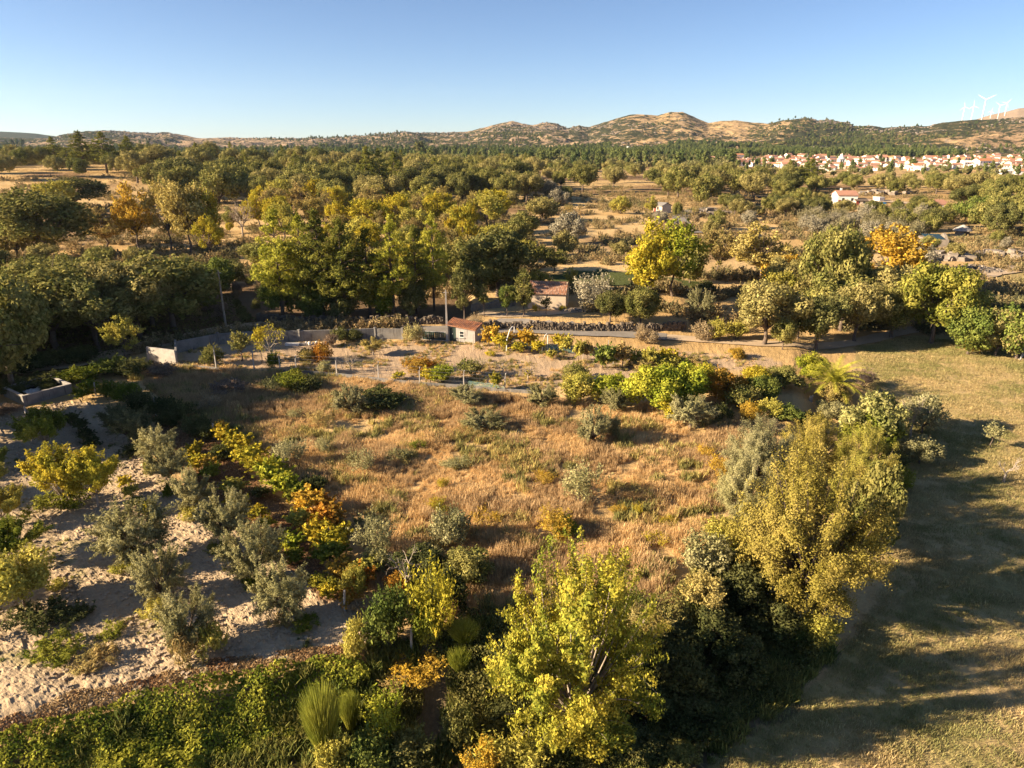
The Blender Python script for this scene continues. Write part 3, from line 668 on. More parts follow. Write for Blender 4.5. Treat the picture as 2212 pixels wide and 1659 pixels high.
def S(kind, u, vb, vt, w, col, label, group=None, **kw):
    """a bushy plant seen from vt down to vb, foliage to the ground"""
    p = at(u, (vb+vt)/2); 
    for _ in range(3):
        d = depth_of(p); al = math.atan2(H_CAM-p.z, p.y); ca, sa = math.cos(al), math.sin(al)
        W = w*d/F; E = (vb-vt)/2*d/F; A_ = W/2*sa
        q = math.sqrt(E*E-A_*A_) if E > A_*1.02 else .2*E
        h = min(max(2*q/ca, .35*W), 3.2*W)
        p = at(u, (vb+vt)/2, h/2)
    return put(kind, p, W, h, label, COL.get(col, col) if isinstance(col, str) else col, group, **kw)

# ------------------------------------------------------------------ scattering (what nobody could count)
def scatter(name, pts, sc, rz, protos, label, idx=None):
    n = len(pts); me = bpy.data.meshes.new(name); me.vertices.add(n); me.vertices.foreach_set('co', np.asarray(pts, np.float32).ravel())
    for nm, tp, a in (('sc', 'FLOAT', sc), ('rz', 'FLOAT', rz), ('pick', 'INT', idx if idx is not None else RNG.integers(0, len(protos), n))):
        at_ = me.attributes.new(nm, tp, 'POINT'); at_.data.foreach_set('value', np.asarray(a, np.int32 if tp == 'INT' else np.float32))
    o = link(name, me); tag(o, label, kind='stuff')
    col = bpy.data.collections.new(name+'_pieces')
    for k, (pm, nmz) in enumerate(protos):
        po = bpy.data.objects.new('%s_%02d' % (nmz, k), pm); col.objects.link(po)
    g = bpy.data.node_groups.new(name, 'GeometryNodeTree')
    g.interface.new_socket('Geometry', in_out='INPUT', socket_type='NodeSocketGeometry'); g.interface.new_socket('Geometry', in_out='OUTPUT', socket_type='NodeSocketGeometry')
    nd = g.nodes; lk = g.links; gi = nd.new('NodeGroupInput'); go = nd.new('NodeGroupOutput')
    ip = nd.new('GeometryNodeInstanceOnPoints'); ci = nd.new('GeometryNodeCollectionInfo'); ci.inputs['Collection'].default_value = col
    ci.inputs['Separate Children'].default_value = True; ci.inputs['Reset Children'].default_value = True
    def na(nm, tp):
        q = nd.new('GeometryNodeInputNamedAttribute'); q.data_type = tp; q.inputs['Name'].default_value = nm; return q.outputs['Attribute']
    cx = nd.new('ShaderNodeCombineXYZ'); lk.new(na('rz', 'FLOAT'), cx.inputs[2])
    cs = nd.new('ShaderNodeCombineXYZ'); s_ = na('sc', 'FLOAT'); [lk.new(s_, cs.inputs[i]) for i in range(3)]
    lk.new(gi.outputs[0], ip.inputs['Points']); lk.new(ci.outputs[0], ip.inputs['Instance']); ip.inputs['Pick Instance'].default_value = True
    lk.new(na('pick', 'INT'), ip.inputs['Instance Index']); lk.new(cx.outputs[0], ip.inputs['Rotation']); lk.new(cs.outputs[0], ip.inputs['Scale'])
    lk.new(ip.outputs[0], go.inputs[0])
    md = o.modifiers.new('scatter', 'NODES'); md.node_group = g
    return o
def sample_poly(poly, n, jit=0.5):
    lo = poly.min(0); hi = poly.max(0); out = []
    while len(out) < n:
        q = RNG.uniform(lo, hi, (max(n*3, 200), 2)); m = inpoly(q[:, 0], q[:, 1], poly, jit); out += list(map(tuple, q[m]))
        if not m.any(): break
    return np.array(out[:n])
def grass_tuft(seed, n, h, wd, spread, lean, mat, L2=0):
    rng = np.random.default_rng(seed); a = rng.random(n)*6.283; r = np.sqrt(rng.random(n))*spread
    st = np.stack([np.cos(a)*r, np.sin(a)*r, np.zeros(n)], 1); hh = h*rng.uniform(.5, 1.15, n); a2 = rng.random(n)*6.283; ln = lean*rng.random(n)*hh
    en = st+np.stack([np.cos(a2)*ln, np.sin(a2)*ln, hh], 1); sd = np.stack([np.cos(a2+1.57), np.sin(a2+1.57), np.zeros(n)], 1)*wd/2
    md = st*.5+en*.5+np.stack([np.zeros(n), np.zeros(n), hh*.12], 1)
    v = np.stack([st-sd*.6, st+sd*.6, md+sd, md-sd, en+sd*.25, en-sd*.25], 1).reshape(-1, 3)
    o = np.arange(n)[:, None]*6; f = np.concatenate([o+np.array([[0,1,2,3]]), o+np.array([[3,2,4,5]])])
    return mesh_np('tuft', v, f, [mat], fattr={'lv': np.tile(rng.random(n), 2)})
# ------------------------------------------------------------------ walls, sheds, posts
def stone_mesh(name, mat, spots, seed):
    """spots: (x, y, z, sx, sy, sz); each an uneven chipped block"""
    rng = np.random.default_rng(seed); V = []; Fc = []
    base = np.array([(-1,-1,-1),(1,-1,-1),(1,1,-1),(-1,1,-1),(-1,-1,1),(1,-1,1),(1,1,1),(-1,1,1)], float)*.5
    fc = np.array([(3,2,1,0),(4,5,6,7),(0,1,5,4),(1,2,6,5),(2,3,7,6),(3,0,4,7)])
    for k, (x, y, z, sx, sy, sz) in enumerate(spots):
        a = rng.random()*6.283 if sx > .0 else 0; b = base*np.array([sx, sy, sz])*(1+rng.uniform(-.28, .28, (8, 3)))
        c_, s_ = math.cos(a), math.sin(a); b = np.stack([b[:, 0]*c_-b[:, 1]*s_, b[:, 0]*s_+b[:, 1]*c_, b[:, 2]], 1)
        V.append(b+np.array([x, y, z])); Fc.append(fc+8*k)
    return mesh_np(name, np.concatenate(V), np.concatenate(Fc), [mat])
def stone_wall(pts, h, label, seed, thick=.55, group=None, mat='granite'):
    rng = np.random.default_rng(seed); p0 = pts[0]; root = empty('dry_stone_wall', (p0.x, p0.y, gz(p0.x, p0.y)-.05)); sp = []; mb = MB()
    for a, b in zip(pts[:-1], pts[1:]):
        L = (b-a).length; d = (b-a)/L; nn = Vector((-d.y, d.x, 0)); s = 0
        hs = []
        while s < L:
            q = a+d*s; g = gz(q.x, q.y)
            hh = h*(.75+.5*rng.random()); z = 0
            while z < hh:
                sz = rng.uniform(.18, .34)
                for off in (-thick*.3, thick*.3):
                    sp.append((q.x+nn.x*(off+rng.normal()*.04)-p0.x, q.y+nn.y*(off+rng.normal()*.04)-p0.y, g+z+sz*.45-root.location.z, rng.uniform(.28, .5), rng.uniform(.25, .42), sz*1.1))
                z += sz*.95
            s += rng.uniform(.26, .4)
    link('stones', stone_mesh('stones', M[mat], sp, seed), root)['kind'] = 'stuff'
    tag(root, label, 'stone wall', group); return root
stone_wall([at(u, v) for u, v in [(560,695),(640,700),(760,702),(860,700),(960,699)]], 0.9, 'tumbled dry stone wall at the foot of the dark pines, behind the garden wall', 41, mat='shaded_stone')
stone_wall([at(u, v)-Vector((0, .35, 0)) for u, v in [(1035,709),(1200,712),(1400,712),(1480,709)]], 0.95, 'long dark dry stone wall above the paved road below the barn', 42, mat='shaded_stone')
stone_wall([at(u, v) for u, v in [(1022,672),(1065,665),(1110,660)]], 0.8, 'short broken stone wall left of the tan barn', 43)

def wall_run(name, tops, h, thick, mat, label, pil=True, cat='wall', hfun=None):
    """rendered wall; tops = ground points. One child per bay, a pier at each joint"""
    root = empty(name, tuple(tops[0])); o = tops[0]
    for i, (a, b) in enumerate(zip(tops[:-1], tops[1:])):
        a_, b_ = a-o, b-o; d = (b_-a_); L = d.length; d = d/L; nn = Vector((-d.y, d.x, 0)).normalized()*thick/2
        m = MB(); k = max(1, int(L/1.2))
        for j in range(k):
            p = a_.lerp(b_, j/k); q = a_.lerp(b_, (j+1)/k)
            zt0 = h+.0*j; up0 = Vector((0, 0, zt0)); dn = Vector((0, 0, -.4))
            m.hexa([p-nn+dn, q-nn+dn, q+nn+dn, p+nn+dn, p-nn+up0, q-nn+up0, q+nn+up0, p+nn+up0])
        m.build('wall_bay', mat, root)
        if pil:
            m = MB(); m.tube([b_+Vector((0, 0, -.4)), b_+Vector((0, 0, h+.16))], thick*.95, 4); m.build('pier', mat, root)
    return tag(root, label, cat)
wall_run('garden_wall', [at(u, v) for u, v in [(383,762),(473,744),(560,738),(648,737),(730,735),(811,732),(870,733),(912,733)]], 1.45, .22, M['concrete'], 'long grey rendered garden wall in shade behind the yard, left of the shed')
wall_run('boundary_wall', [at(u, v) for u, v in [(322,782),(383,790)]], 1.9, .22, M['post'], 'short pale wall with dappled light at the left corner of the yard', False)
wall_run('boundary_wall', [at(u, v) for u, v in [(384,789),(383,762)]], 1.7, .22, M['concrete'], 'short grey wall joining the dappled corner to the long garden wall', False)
FL = [at(u, v) for u, v in [(384,792),(468,800),(550,804),(609,805),(680,808),(745,814),(830,824),(907,832),(1000,838),(1090,846),(1150,850)]]
wall_run('low_wall', FL, .34, .2, M['concrete'], 'low block wall along the front of the yard', False)
# fence of cranked concrete posts with strands of wire along the low wall
fr = empty('wire_fence', tuple(FL[1])); o_ = FL[1]; tops = []
for (u, vb, vt) in [(468,800,746),(550,803,758),(606,804,763),(641,806,767),(728,812,771),(818,820,780),(907,832,792),(1002,838,799),(1091,846,805)]:
    p = at(u, vb); d = depth_of(p); h = (vb-vt)*d/F/.96; q = p-o_; m = MB()
    m.tube([q+Vector((0,0,-.3)), q+Vector((0,0,h*.78)), q+Vector((.12,-.05,h*1.0))], [.085,.07,.06], 4); m.build('post', M['post'], fr)
    tops.append((q, h))
for k in (.35, .6, .8, .98):
    m = MB()
    for (a, ha), (b, hb) in zip(tops[:-1], tops[1:]):
        m.tube([a+Vector((0,0,ha*k)), (a+b)/2+Vector((0,0,(ha+hb)/2*k-.03)), b+Vector((0,0,hb*k))], .012, 3, cap=False)
    m.build('wire', M['wire'], fr)
tag(fr, 'wire fence on cranked concrete posts along the front of the yard', 'fence')

def tile_rows(o, eu, ev, nu, nv, r, m, seed, jit=.012):
    """barrel tiles laid in columns up the slope; o corner at the eave, eu along the eave, ev up the slope"""
    rng = np.random.default_rng(seed); n = eu.cross(ev).normalized(); du = eu/nu; dv = ev/nv; uu = eu.normalized()
    for i in range(nu):
        for j in range(nv):
            c0 = o+du*(i+.5)+dv*j+n*(.03+rng.normal()*jit); c1 = o+du*(i+.5)+dv*(j+1.12)+n*(.0+rng.normal()*jit)
            w0, w1 = r, r*.86; vs = []
            for c, w in ((c0, w0), (c1, w1)):
                for t in (0, .25, .5, .75, 1):
                    an = math.pi*t; vs.append(tuple(c-uu*(w*math.cos(an))+n*(w*.75*math.sin(an))))
            m.add(vs, [(q, q+1, q+6, q+5) for q in range(4)]+[(0,4,3,2,1)], int(rng.integers(0, 2)))
# the little lean-to shed
P1 = at(968, 736.5); P2 = at(1026, 741.5)
ang = math.atan2(P2.y-P1.y, P2.x-P1.x); L = (P2-P1).length; D = 2.4; hl, hr_ = 2.15, 1.72
sh = empty('garden_shed', (P1.x, P1.y, P1.z), ang)
def hAt(x): return hl+(hr_-hl)*x/L
m = MB()                                   # walls as separate sheets with depth, door and window left open
def wallpiece(x0, x1, z0, z1f, y0=0, y1=.15):
    m.hexa([(x0,y0,z0),(x1,y0,z0),(x1,y1,z0),(x0,y1,z0),(x0,y0,z1f(x0)),(x1,y0,z1f(x1)),(x1,y1,z1f(x1)),(x0,y1,z1f(x0))])
xd0, xd1, xw0, xw1 = .18, 1.15, 1.62, 2.28
wallpiece(0, xd0, -.3, hAt); wallpiece(xd0+.002, xd1, 1.95, hAt); wallpiece(xd1+.002, xw0, -.3, hAt)
wallpiece(xw0+.002, xw1, -.3, lambda x: .62); wallpiece(xw0+.002, xw1, 1.5, hAt); wallpiece(xw1+.002, L, -.3, hAt)
wallpiece(0, L, -.3, lambda x: hAt(x)+.25, D-.15, D)
m.hexa([(0,.152,-.3),(.15,.152,-.3),(.15,D-.152,-.3),(0,D-.152,-.3),(0,.152,hl),(.15,.152,hl),(.15,D-.152,hl+.22),(0,D-.152,hl+.22)])
m.hexa([(L-.15,.152,-.3),(L,.152,-.3),(L,D-.152,-.3),(L-.15,D-.152,-.3),(L-.15,.152,hr_),(L,.152,hr_),(L,D-.152,hr_+.22),(L-.15,D-.152,hr_+.22)])
m.build('wall', M['render_white'], sh)
m = MB(); m.box(xd0+.02, .10, -.1, xd1-.02, .14, 1.93); m.box(xd0+.5, .08, .1, xd0+.53, .10, 1.85); door = m.build('door', M['green_paint'], sh)
m = MB(); m.box(xd0+.42, .06, .95, xd0+.46, .08, 1.08); m.build('door_handle', M['metal'], door)
m = MB(); e = .06
m.box(xw0+.01, -.02, .63, xw1-.01, .06, .63+e); m.box(xw0+.01, -.02, 1.44, xw1-.01, .06, 1.49); m.box(xw0+.01, -.02, .69, xw0+e, .06, 1.44); m.box(xw1-e, -.02, .69, xw1-.01, .06, 1.44)
m.box(xw0+e, -.01, 1.03, xw1-e, .05, 1.08); wf = m.build('window', M['white'], sh)
m = MB(); m.box(xw0+e, .02, .69, xw1-e, .03, 1.03); m.build('pane', M['glass'], wf)
m = MB(); m.box(xw0+e, .02, 1.08, xw1-e, .03, 1.44); m.build('pane', M['glass'], wf)
m = MB(); m.box(xw0-.1, -.12, .56, xw1+.1, -.002, .62); m.build('window_sill', M['post'], wf)
ov = .22; m = MB()
zz = lambda x: hAt(x)+.03
m.hexa([(-ov,-ov,zz(-ov)-.02),(L+ov,-ov,zz(L+ov)-.02),(L+ov,D+ov,zz(L+ov)+.28),(-ov,D+ov,zz(-ov)+.28),(-ov,-ov,zz(-ov)+.04),(L+ov,-ov,zz(L+ov)+.04),(L+ov,D+ov,zz(L+ov)+.34),(-ov,D+ov,zz(-ov)+.34)])
rf = m.build('roof', M['tile'], sh)
m = MB(); tile_rows(Vector((-ov,-ov-.04,zz(-ov)+.05)), Vector((L+2*ov,0,zz(L+ov)-zz(-ov))), Vector((0,D+2*ov,.30)), 16, 7, .125, m, 5)
t_ = m.build('tile', [M['tile'], M['tile_new']], rf); t_['kind'] = 'stuff'
tag(sh, 'tiny white stained lean-to shed with orange tile roof and green door', 'shed')
# dark gate leaves left of the shed
p1 = at(913, 733.5); p2 = at(966, 736.5); g_ang = math.atan2(p2.y-p1.y, p2.x-p1.x); GL = (p2-p1).length
for k, lab in ((0, 'dark green metal gate leaf against the pale flowering bush'), (1, 'dark green metal gate leaf next to the tall pole')):
    q = p1.lerp(p2, k*.5); gt = empty('metal_gate', (q.x, q.y, q.z), g_ang); w = GL/2-.03
    for i in range(6):
        m = MB(); m.box(.03+i*w/6, -.015+.006*(i % 2), .08, .03+(i+1)*w/6-.02, .015+.006*(i % 2), 1.15); m.build('panel', M['green_paint'], gt)
    m = MB(); m.box(0, -.03, 1.16, w, .03, 1.22); m.box(0, -.03, .02, w, .03, .07); m.box(w*.45, -.05, .5, w*.5, -.02, .9); m.build('frame', M['metal'], gt)
    tag(gt, lab, 'gate', 'leaves of the green gate beside the shed')
# tan barn
B1 = at(1140, 666.5); B2 = at(1221.5, 669.5); ang = math.atan2(B2.y-B1.y, B2.x-B1.x); L = (B2-B1).length; D = 5.6; hb = 2.35; rise = 1.2
bn = empty('barn', (B1.x, B1.y, B1.z), ang); m = MB()
m.box(0, 0, -.5, L, .25, hb); m.box(0, D-.25, -.5, L, D, hb)
for x in (0, L-.25):
    m.add([(x,.252,-.5),(x+.25,.252,-.5),(x+.25,D-.252,-.5),(x,D-.252,-.5),(x,.252,hb),(x+.25,.252,hb),(x+.25,D-.252,hb),(x,D-.252,hb),(x,D/2,hb+rise-.05),(x+.25,D/2,hb+rise-.05)],
          [(0,3,7,8,4),(1,5,9,6,2),(0,4,5,1),(3,2,6,7),(4,8,9,5),(8,7,6,9),(0,1,2,3)])
m.build('wall', M['render_tan'], bn); m = MB(); e = .22
for s_ in (0, 1):
    y0 = -e if s_ == 0 else D+e; dz = -e*rise/(D/2)
    lo = [(-.1,y0,hb+dz),(L+.1,y0,hb+dz),(L+.1,D/2,hb+rise),(-.1,D/2,hb+rise)]
    m.hexa([(a,b,c+.01) for a, b, c in lo]+[(a,b,c+.07) for a, b, c in lo])
rf = m.build('roof', M['tile_old'], bn); m = MB()
tile_rows(Vector((-.1,-e-.05,hb-e*rise/(D/2)+.07)), Vector((L+.2,0,0)), Vector((0,D/2+e,rise+e*rise/(D/2))), 30, 9, .105, m, 7, .02)
tile_rows(Vector((L+.1,D+e,hb-e*rise/(D/2)+.07)), Vector((-L-.2,0,0)), Vector((0,-D/2-e,rise+e*rise/(D/2))), 30, 9, .105, m, 8, .02)
t_ = m.build('tile', [M['tile_old'], M['tile']], rf); t_['kind'] = 'stuff'
m = MB(); m.tube([(-.12,D/2,hb+rise+.09),(L/2,D/2,hb+rise+.07),(L+.12,D/2,hb+rise+.09)], .13, 6); m.build('ridge', M['tile'], rf)
tag(bn, 'plain tan rendered barn with weathered terracotta tile roof', 'barn')
# utility poles
def pole(u, vb, vt, label, arm=True, mat='post', wdt=.16):
    p = at(u, vb); d = depth_of(p); h = (vb-vt)*d/F/math.cos(math.atan2(25, p.y)); o = empty('utility_pole', p); m = MB()
    m.add([(-wdt,-wdt*.7,-.5),(wdt,-wdt*.7,-.5),(wdt,wdt*.7,-.5),(-wdt,wdt*.7,-.5),(-wdt*.5,-wdt*.4,h),(wdt*.5,-wdt*.4,h),(wdt*.5,wdt*.4,h),(-wdt*.5,wdt*.4,h)],
          [(3,2,1,0),(4,5,6,7),(0,1,5,4),(1,2,6,5),(2,3,7,6),(3,0,4,7)]); m.build('shaft', M[mat], o)
    if arm:
        m = MB(); m.tube([(-.35,0,h-.35),(.35,0,h-.35)], .035, 4); m.build('crossarm', M['metal'], o)
    tag(o, label, 'utility pole'); return p, h
pa, ha = pole(966, 737, 629, 'tall pale concrete pole standing at the left end of the orange-roofed shed')
pb, hb2 = pole(489, 712, 588, 'grey wooden pole at the edge of the dark wood behind the left garden wall', True, 'bark_pale', .13)
# concrete water tank at the left edge
tk = [at(u, v) for u, v in [(53,877),(158,849)]]; a_, b_ = tk[0], tk[1]; d_ = (b_-a_); d_.z = 0; W_ = d_.length; ang = math.atan2(d_.y, d_.x)
tank = empty('water_tank', (a_.x, a_.y, a_.z), ang)
bk = at(92, 836); q = Vector((bk.x-a_.x, bk.y-a_.y)); ca, sa = math.cos(-ang), math.sin(-ang); dp = 4.6; th = .22; hh = 1.0
xl = -0.0
m = MB(); m.box(0, 0, -.5, W_, th, hh); m.build('front_wall', M['concrete'], tank)
m = MB(); m.box(0, dp, -.5, W_, dp+th, hh); m.build('back_wall', M['concrete'], tank)
m = MB(); m.box(0, th+.002, -.5, th, dp-.002, hh); m.build('end_wall', M['concrete'], tank)
m = MB(); m.box(W_-th, th+.002, -.5, W_, dp-.002, hh); m.build('end_wall', M['concrete'], tank)
m = MB(); c2 = hh+.003
for bx in ((-.03,-.03,c2,W_+.03,th+.03,c2+.06), (-.03,dp-.03,c2,W_+.03,dp+th+.03,c2+.06), (-.03,th+.03,c2,th+.03,dp-.03,c2+.06), (W_-th-.03,th+.03,c2,W_+.03,dp-.03,c2+.06)): m.box(*bx)
m.build('rim', M['post'], tank)
m = MB(); m.box(th, th, .1, W_-th, dp, .35); m.build('water', M['glass'], tank)
m = MB(); rg_ = np.random.default_rng(3); nx_, ny_ = 9, 7
for i in range(nx_):
    for j in range(ny_):
        pass
gv = [(W_*.25+i*.22, dp*.35+j*.3, .42+.22*rg_.random()) for j in range(ny_) for i in range(nx_)]
m.add(gv, [(j*nx_+i, j*nx_+i+1, (j+1)*nx_+i+1, (j+1)*nx_+i) for j in range(ny_-1) for i in range(nx_-1)])
o = m.build('plastic_sheet', M['white'], None, tank.location); o.rotation_euler = (0, 0, tank.rotation_euler[2]); tag(o, 'crumpled whitish plastic sheet lying inside the water tank', 'sheet')
tag(tank, 'low grey concrete water tank with weeds inside at the left edge', 'water tank')
p = at(24, 858); m = MB(); m.tube([(0,0,.0),(0,0,.34)], [.16,.2], 10); m.tube([(0,0,.34),(0,0,.36)], [.22,.22], 10)
o = m.build('bucket', M['blue'], None, (a_.x-.45, a_.y+.75, gz(a_.x-.45, a_.y+.75)+.0)); tag(o, 'bright blue bucket standing against the left of the water tank', 'bucket')
# vineyard posts
for (u, vb, vt, lab) in [(208,856,826,'leaning concrete post in the green hedge right of the water tank'),(338,897,860,'grey concrete post standing in the dark vines'),(463,949,915,'concrete post among yellow vine leaves'),
    (746,1321,1278,'grey post at the right end of the sandy orchard'),(890,1408,1359,'pale post standing in front of the tall yellow shrub'),(713,1180,1140,'concrete post below the orange vine'),
    (57,900,878,'short dark stake behind the round dark tree')]:
    p = at(u, vb); d = depth_of(p); h = (vb-vt)*d/F/math.cos(math.atan2(25, p.y)); m = MB()
    m.tube([(0,0,-.3),(0,0,h*.5),(.04*h,0,h)], [.08,.075,.07], 4); tag(m.build('vineyard_post', M['post'], None, p), lab, 'post')
for (u, vb, vt, lab) in [(1312,775,735,'pale stake left of the green vine in the yard row'),(1259,775,735,'white stake between the two thin vines'),(1400,796,754,'tall stake at the right end of the yard vine row'),(1022,756,722,'leaning stake just right of the shed'),(1324,790,752,'white stake among the straggling vines')]:
    p = at(u, vb); d = depth_of(p); h = (vb-vt)*d/F/.96; m = MB(); m.tube([(0,0,-.2),(.05,0,h)], [.055,.045], 4); tag(m.build('vine_stake', M['post'], None, p), lab, 'stake')
for (pts, lab) in [(((1094,760),(1106,712),(1108,710),(1111,748)), 'white bent pole arch left of the yellow vine'), (((1170.5,762),(1178,724),(1182,722),(1183,758)), 'second white bent pole arch right of the yellow vine')]:
    g0 = at(*pts[0]); g1 = at(*pts[3]); d = depth_of(g0); h = (pts[0][1]-pts[1][1])*d/F/.96*1.0; m = MB(); q = g1-g0
    m.tube([(0,0,-.2),(.05,.1,h*.55),(q.x*.45,q.y*.35,h*.92),(q.x*.75,q.y*.6,h),(q.x,q.y,h*.9),(q.x*1.0,q.y,q.z-.2)], .06, 6)
    tag(m.build('pole_arch', M['white'], None, g0), lab, 'arch')
# net panels between the stakes
nm, nt, nd, lk, out = newmat('green_netting'); tr = nd.new('ShaderNodeBsdfTransparent'); df = nd.new('ShaderNodeBsdfDiffuse'); df.inputs[0].default_value = (.25,.42,.38,1); mx = nd.new('ShaderNodeMixShader'); mx.inputs[0].default_value = .22
lk.new(tr.outputs[0], mx.inputs[1]); lk.new(df.outputs[0], mx.inputs[2]); lk.new(mx.outputs[0], out.inputs[0])
for pts, h, lab in [(((1110,752),(1150,756),(1190,757),(1235,756)), 1.0, 'pale green netting hung behind the yellow vines'), (((1183,760),(1215,762),(1260,764)), .8, 'low pale net right of the second arch'), (((1010,838),(1050,842),(1090,846)), .8, 'green netting on the fence at the right end of the low wall')]:
    P = [at(u, v) for u, v in pts]; m = MB(); o = P[0]
    for a, b in zip(P[:-1], P[1:]):
        a_2, b_2 = a-o, b-o; m.hexa([a_2, b_2, b_2+Vector((0,.02,0)), a_2+Vector((0,.02,0)), a_2+Vector((0,.05,h)), b_2+Vector((0,.05,h*.92)), b_2+Vector((0,.07,h*.92)), a_2+Vector((0,.07,h))])
    tag(m.build('net', nm, None, o), lab, 'net')
# bits along the foot of the garden wall
for k, (u, v, w, h, mt, lab, nme) in enumerate([(632,746,.9,.3,'white','low white trough at the foot of the grey garden wall','trough'),(652,745,.45,.22,'post','flat pale tray next to the white trough','tray')]):
    p = at(u, v); m = MB(); t = .05
    m.box(-w, -.25, 0, w, -.25+t, h); m.box(-w, .25-t, 0, w, .25, h); m.box(-w, -.25+t, 0, -w+t, .25-t, h); m.box(w-t, -.25+t, 0, w, .25-t, h); m.box(-w+t, -.25+t, .02, w-t, .25-t, .05)
    tag(m.build(nme, M[mt], None, p), lab, nme)
for k, (u, v, s, mt, lab) in enumerate([(662,744,.2,'white','left white canister of the row by the wall'),(669,745,.24,'white','largest white canister of the row by the wall'),(677,744,.17,'metal','grey can beside the white canisters'),(684,743,.2,'white','right white canister of the row by the wall')]):
    p = at(u, v); m = MB(); m.tube([(0,0,0),(0,0,s*1.6)], s*.8, 10); m.tube([(0,0,s*1.6),(0,0,s*1.85),(0,0,s*2)], [s*.75,s*.3,s*.25], 10)
    tag(m.build('canister', M[mt], None, p), lab, 'canister', 'canisters by the garden wall')
# metal frame with a net at the right edge of the mown field
p = at(2203, 778); m = MB(); fr2 = empty('canopy_stand', p)
d = depth_of(p); hf = 42*d/F/.96; wf_ = 3.0
for nme, a, b in [('upright',(0,0,0),(.25,.0,hf)),('upright',(wf_,0,0),(wf_-.2,0,hf)),('upright',(0.2,1.4,0),(.35,1.2,hf)),('base_bar',(0,0,.05),(wf_,0,.05)),('top_bar',(.1,0,hf),(wf_,0,hf)),('brace',(.0,0,.05),(.35,0,.9)),('base_bar',(0,0,.05),(.25,1.4,.05)),('top_bar',(.25,0,hf),(.35,1.2,hf))]:
    q = MB(); q.tube([a, b], .05, 5); q.build(nme, M['metal'], fr2)
q = MB(); q.box(-.25,-.2,hf+.05,wf_,1.4,hf+.12); q.build('cover', M['white'], fr2)
tag(fr2, 'white metal frame with flat cover cut off by the right edge', 'canopy')
# tree stump on the bare patch behind the grey-green trees
p = at(1751, 866); m = MB(); m.tube([(0,0,-.1),(0,0,.1),(.02,0,.55)], [.28,.2,.19], 9); m.tube([(0,0,.4),(.25,0,.62)], [.1,.09], 6)
tag(m.build('tree_stump', M['bark_pale'], None, p), 'short pale tree stump on the bare patch left of the palm', 'tree stump')

# ------------------------------------------------------------------ buildings in the distance
def house(p, w, d, h, rise, rot, wall, roof, label, group=None, wins=2, name='house', chim=False, storeys=1, hip=False, flat_roof=False, door=True, cat='house'):
    o = empty(name, (p.x, p.y, p.z), rot); m = MB(); x0, x1, y0, y1 = -w/2, w/2, -d/2, d/2
    if flat_roof: m.box(x0, y0, -1, x1, y1, h)
    else:
        m.add([(x0,y0,-1),(x1,y0,-1),(x1,y1,-1),(x0,y1,-1),(x0,y0,h),(x1,y0,h),(x1,y1,h),(x0,y1,h),(x0,0,h+rise*.96),(x1,0,h+rise*.96)],
              [(0,3,7,8,4),(1,5,9,6,2),(0,4,5,1),(3,2,6,7),(4,8,9,5),(8,7,6,9),(0,1,2,3)])
    m.build('wall', M[wall], o); m = MB(); e = .35
    if flat_roof: m.box(x0-.15, y0-.15, h+.003, x1+.15, y1+.15, h+.25)
    else:
        for s_ in (0, 1):
            yy = y0-e if s_ == 0 else y1+e; dz = -e*rise/(d/2)
            lo = [(x0-.25,yy,h+dz),(x1+.25,yy,h+dz),(x1+.25,0,h+rise),(x0-.25,0,h+rise)]
            m.hexa([(a,b,c+.02) for a, b, c in lo]+[(a,b,c+.22) for a, b, c in lo])
    rf = m.build('roof', M[roof], o)
    if chim:
        m = MB(); m.box(x0+w*.25, .3, h, x0+w*.25+.7, 1.0, h+rise+1.0); m.build('chimney', M[wall], rf)
    for st in range(storeys):
        for i in range(wins):
            cx_ = x0+w*(i+.6)/(wins+.2); z = h*(st+.45)/storeys; m = MB(); m.box(cx_-.45, y0-.04, z, cx_+.45, y0+.02, z+1.1); m.build('window', M['glass'], o)
    if door:
        m = MB(); m.box(x0+.3, y0-.05, -.2, x0+1.3, y0+.02, 2.0); m.build('door', M['red_paint'], o)
    return tag(o, label, cat, group)
rr_ = np.random.default_rng(77)
def hp(u, v, w, h, **kw):
    p = at(u, v); d = depth_of(p); return p, w*d/F, h*d/F
# block house by the short road
p, w, h = hp(1430, 460, 26, 16); house(p, w, w*1.0, h, .9, math.radians(-58), 'cream', 'concrete', 'small grey block house with dark red doors near the road', wins=1, name='block_house')
# white house with red and dark roof
p, w, h = hp(1822, 441, 42, 20); hs = house(p, w*.95, 9, h, 1.5, math.radians(-8), 'white', 'tile_far', 'white house with long red and slate roof on the bare slope', wins=2, name='house', chim=True)
p, w, h = hp(1855, 442, 24, 9); house(p, w, 6, h, .8, math.radians(-8), 'cream', 'bark', 'low brown-roofed annex to the right of the white house', wins=2, name='annex')
p = at(1882, 440); m = MB(); m.box(-5, -2.5, 0, 5, 2.5, .5); m.build('x', M['blue']).location = p+Vector((0,0,.1)); ob = bpy.data.objects['x']; ob.name = 'swimming_pool'; tag(ob, 'small bright blue pool right of the white house', 'pool')
p, w, h = hp(1897, 436, 12, 9); house(p, w, 4, h, .0, .2, 'white', 'white', 'small white cube shaped pool hut beside the blue pool', flat_roof=True, wins=0, name='pool_hut', door=False, cat='hut')
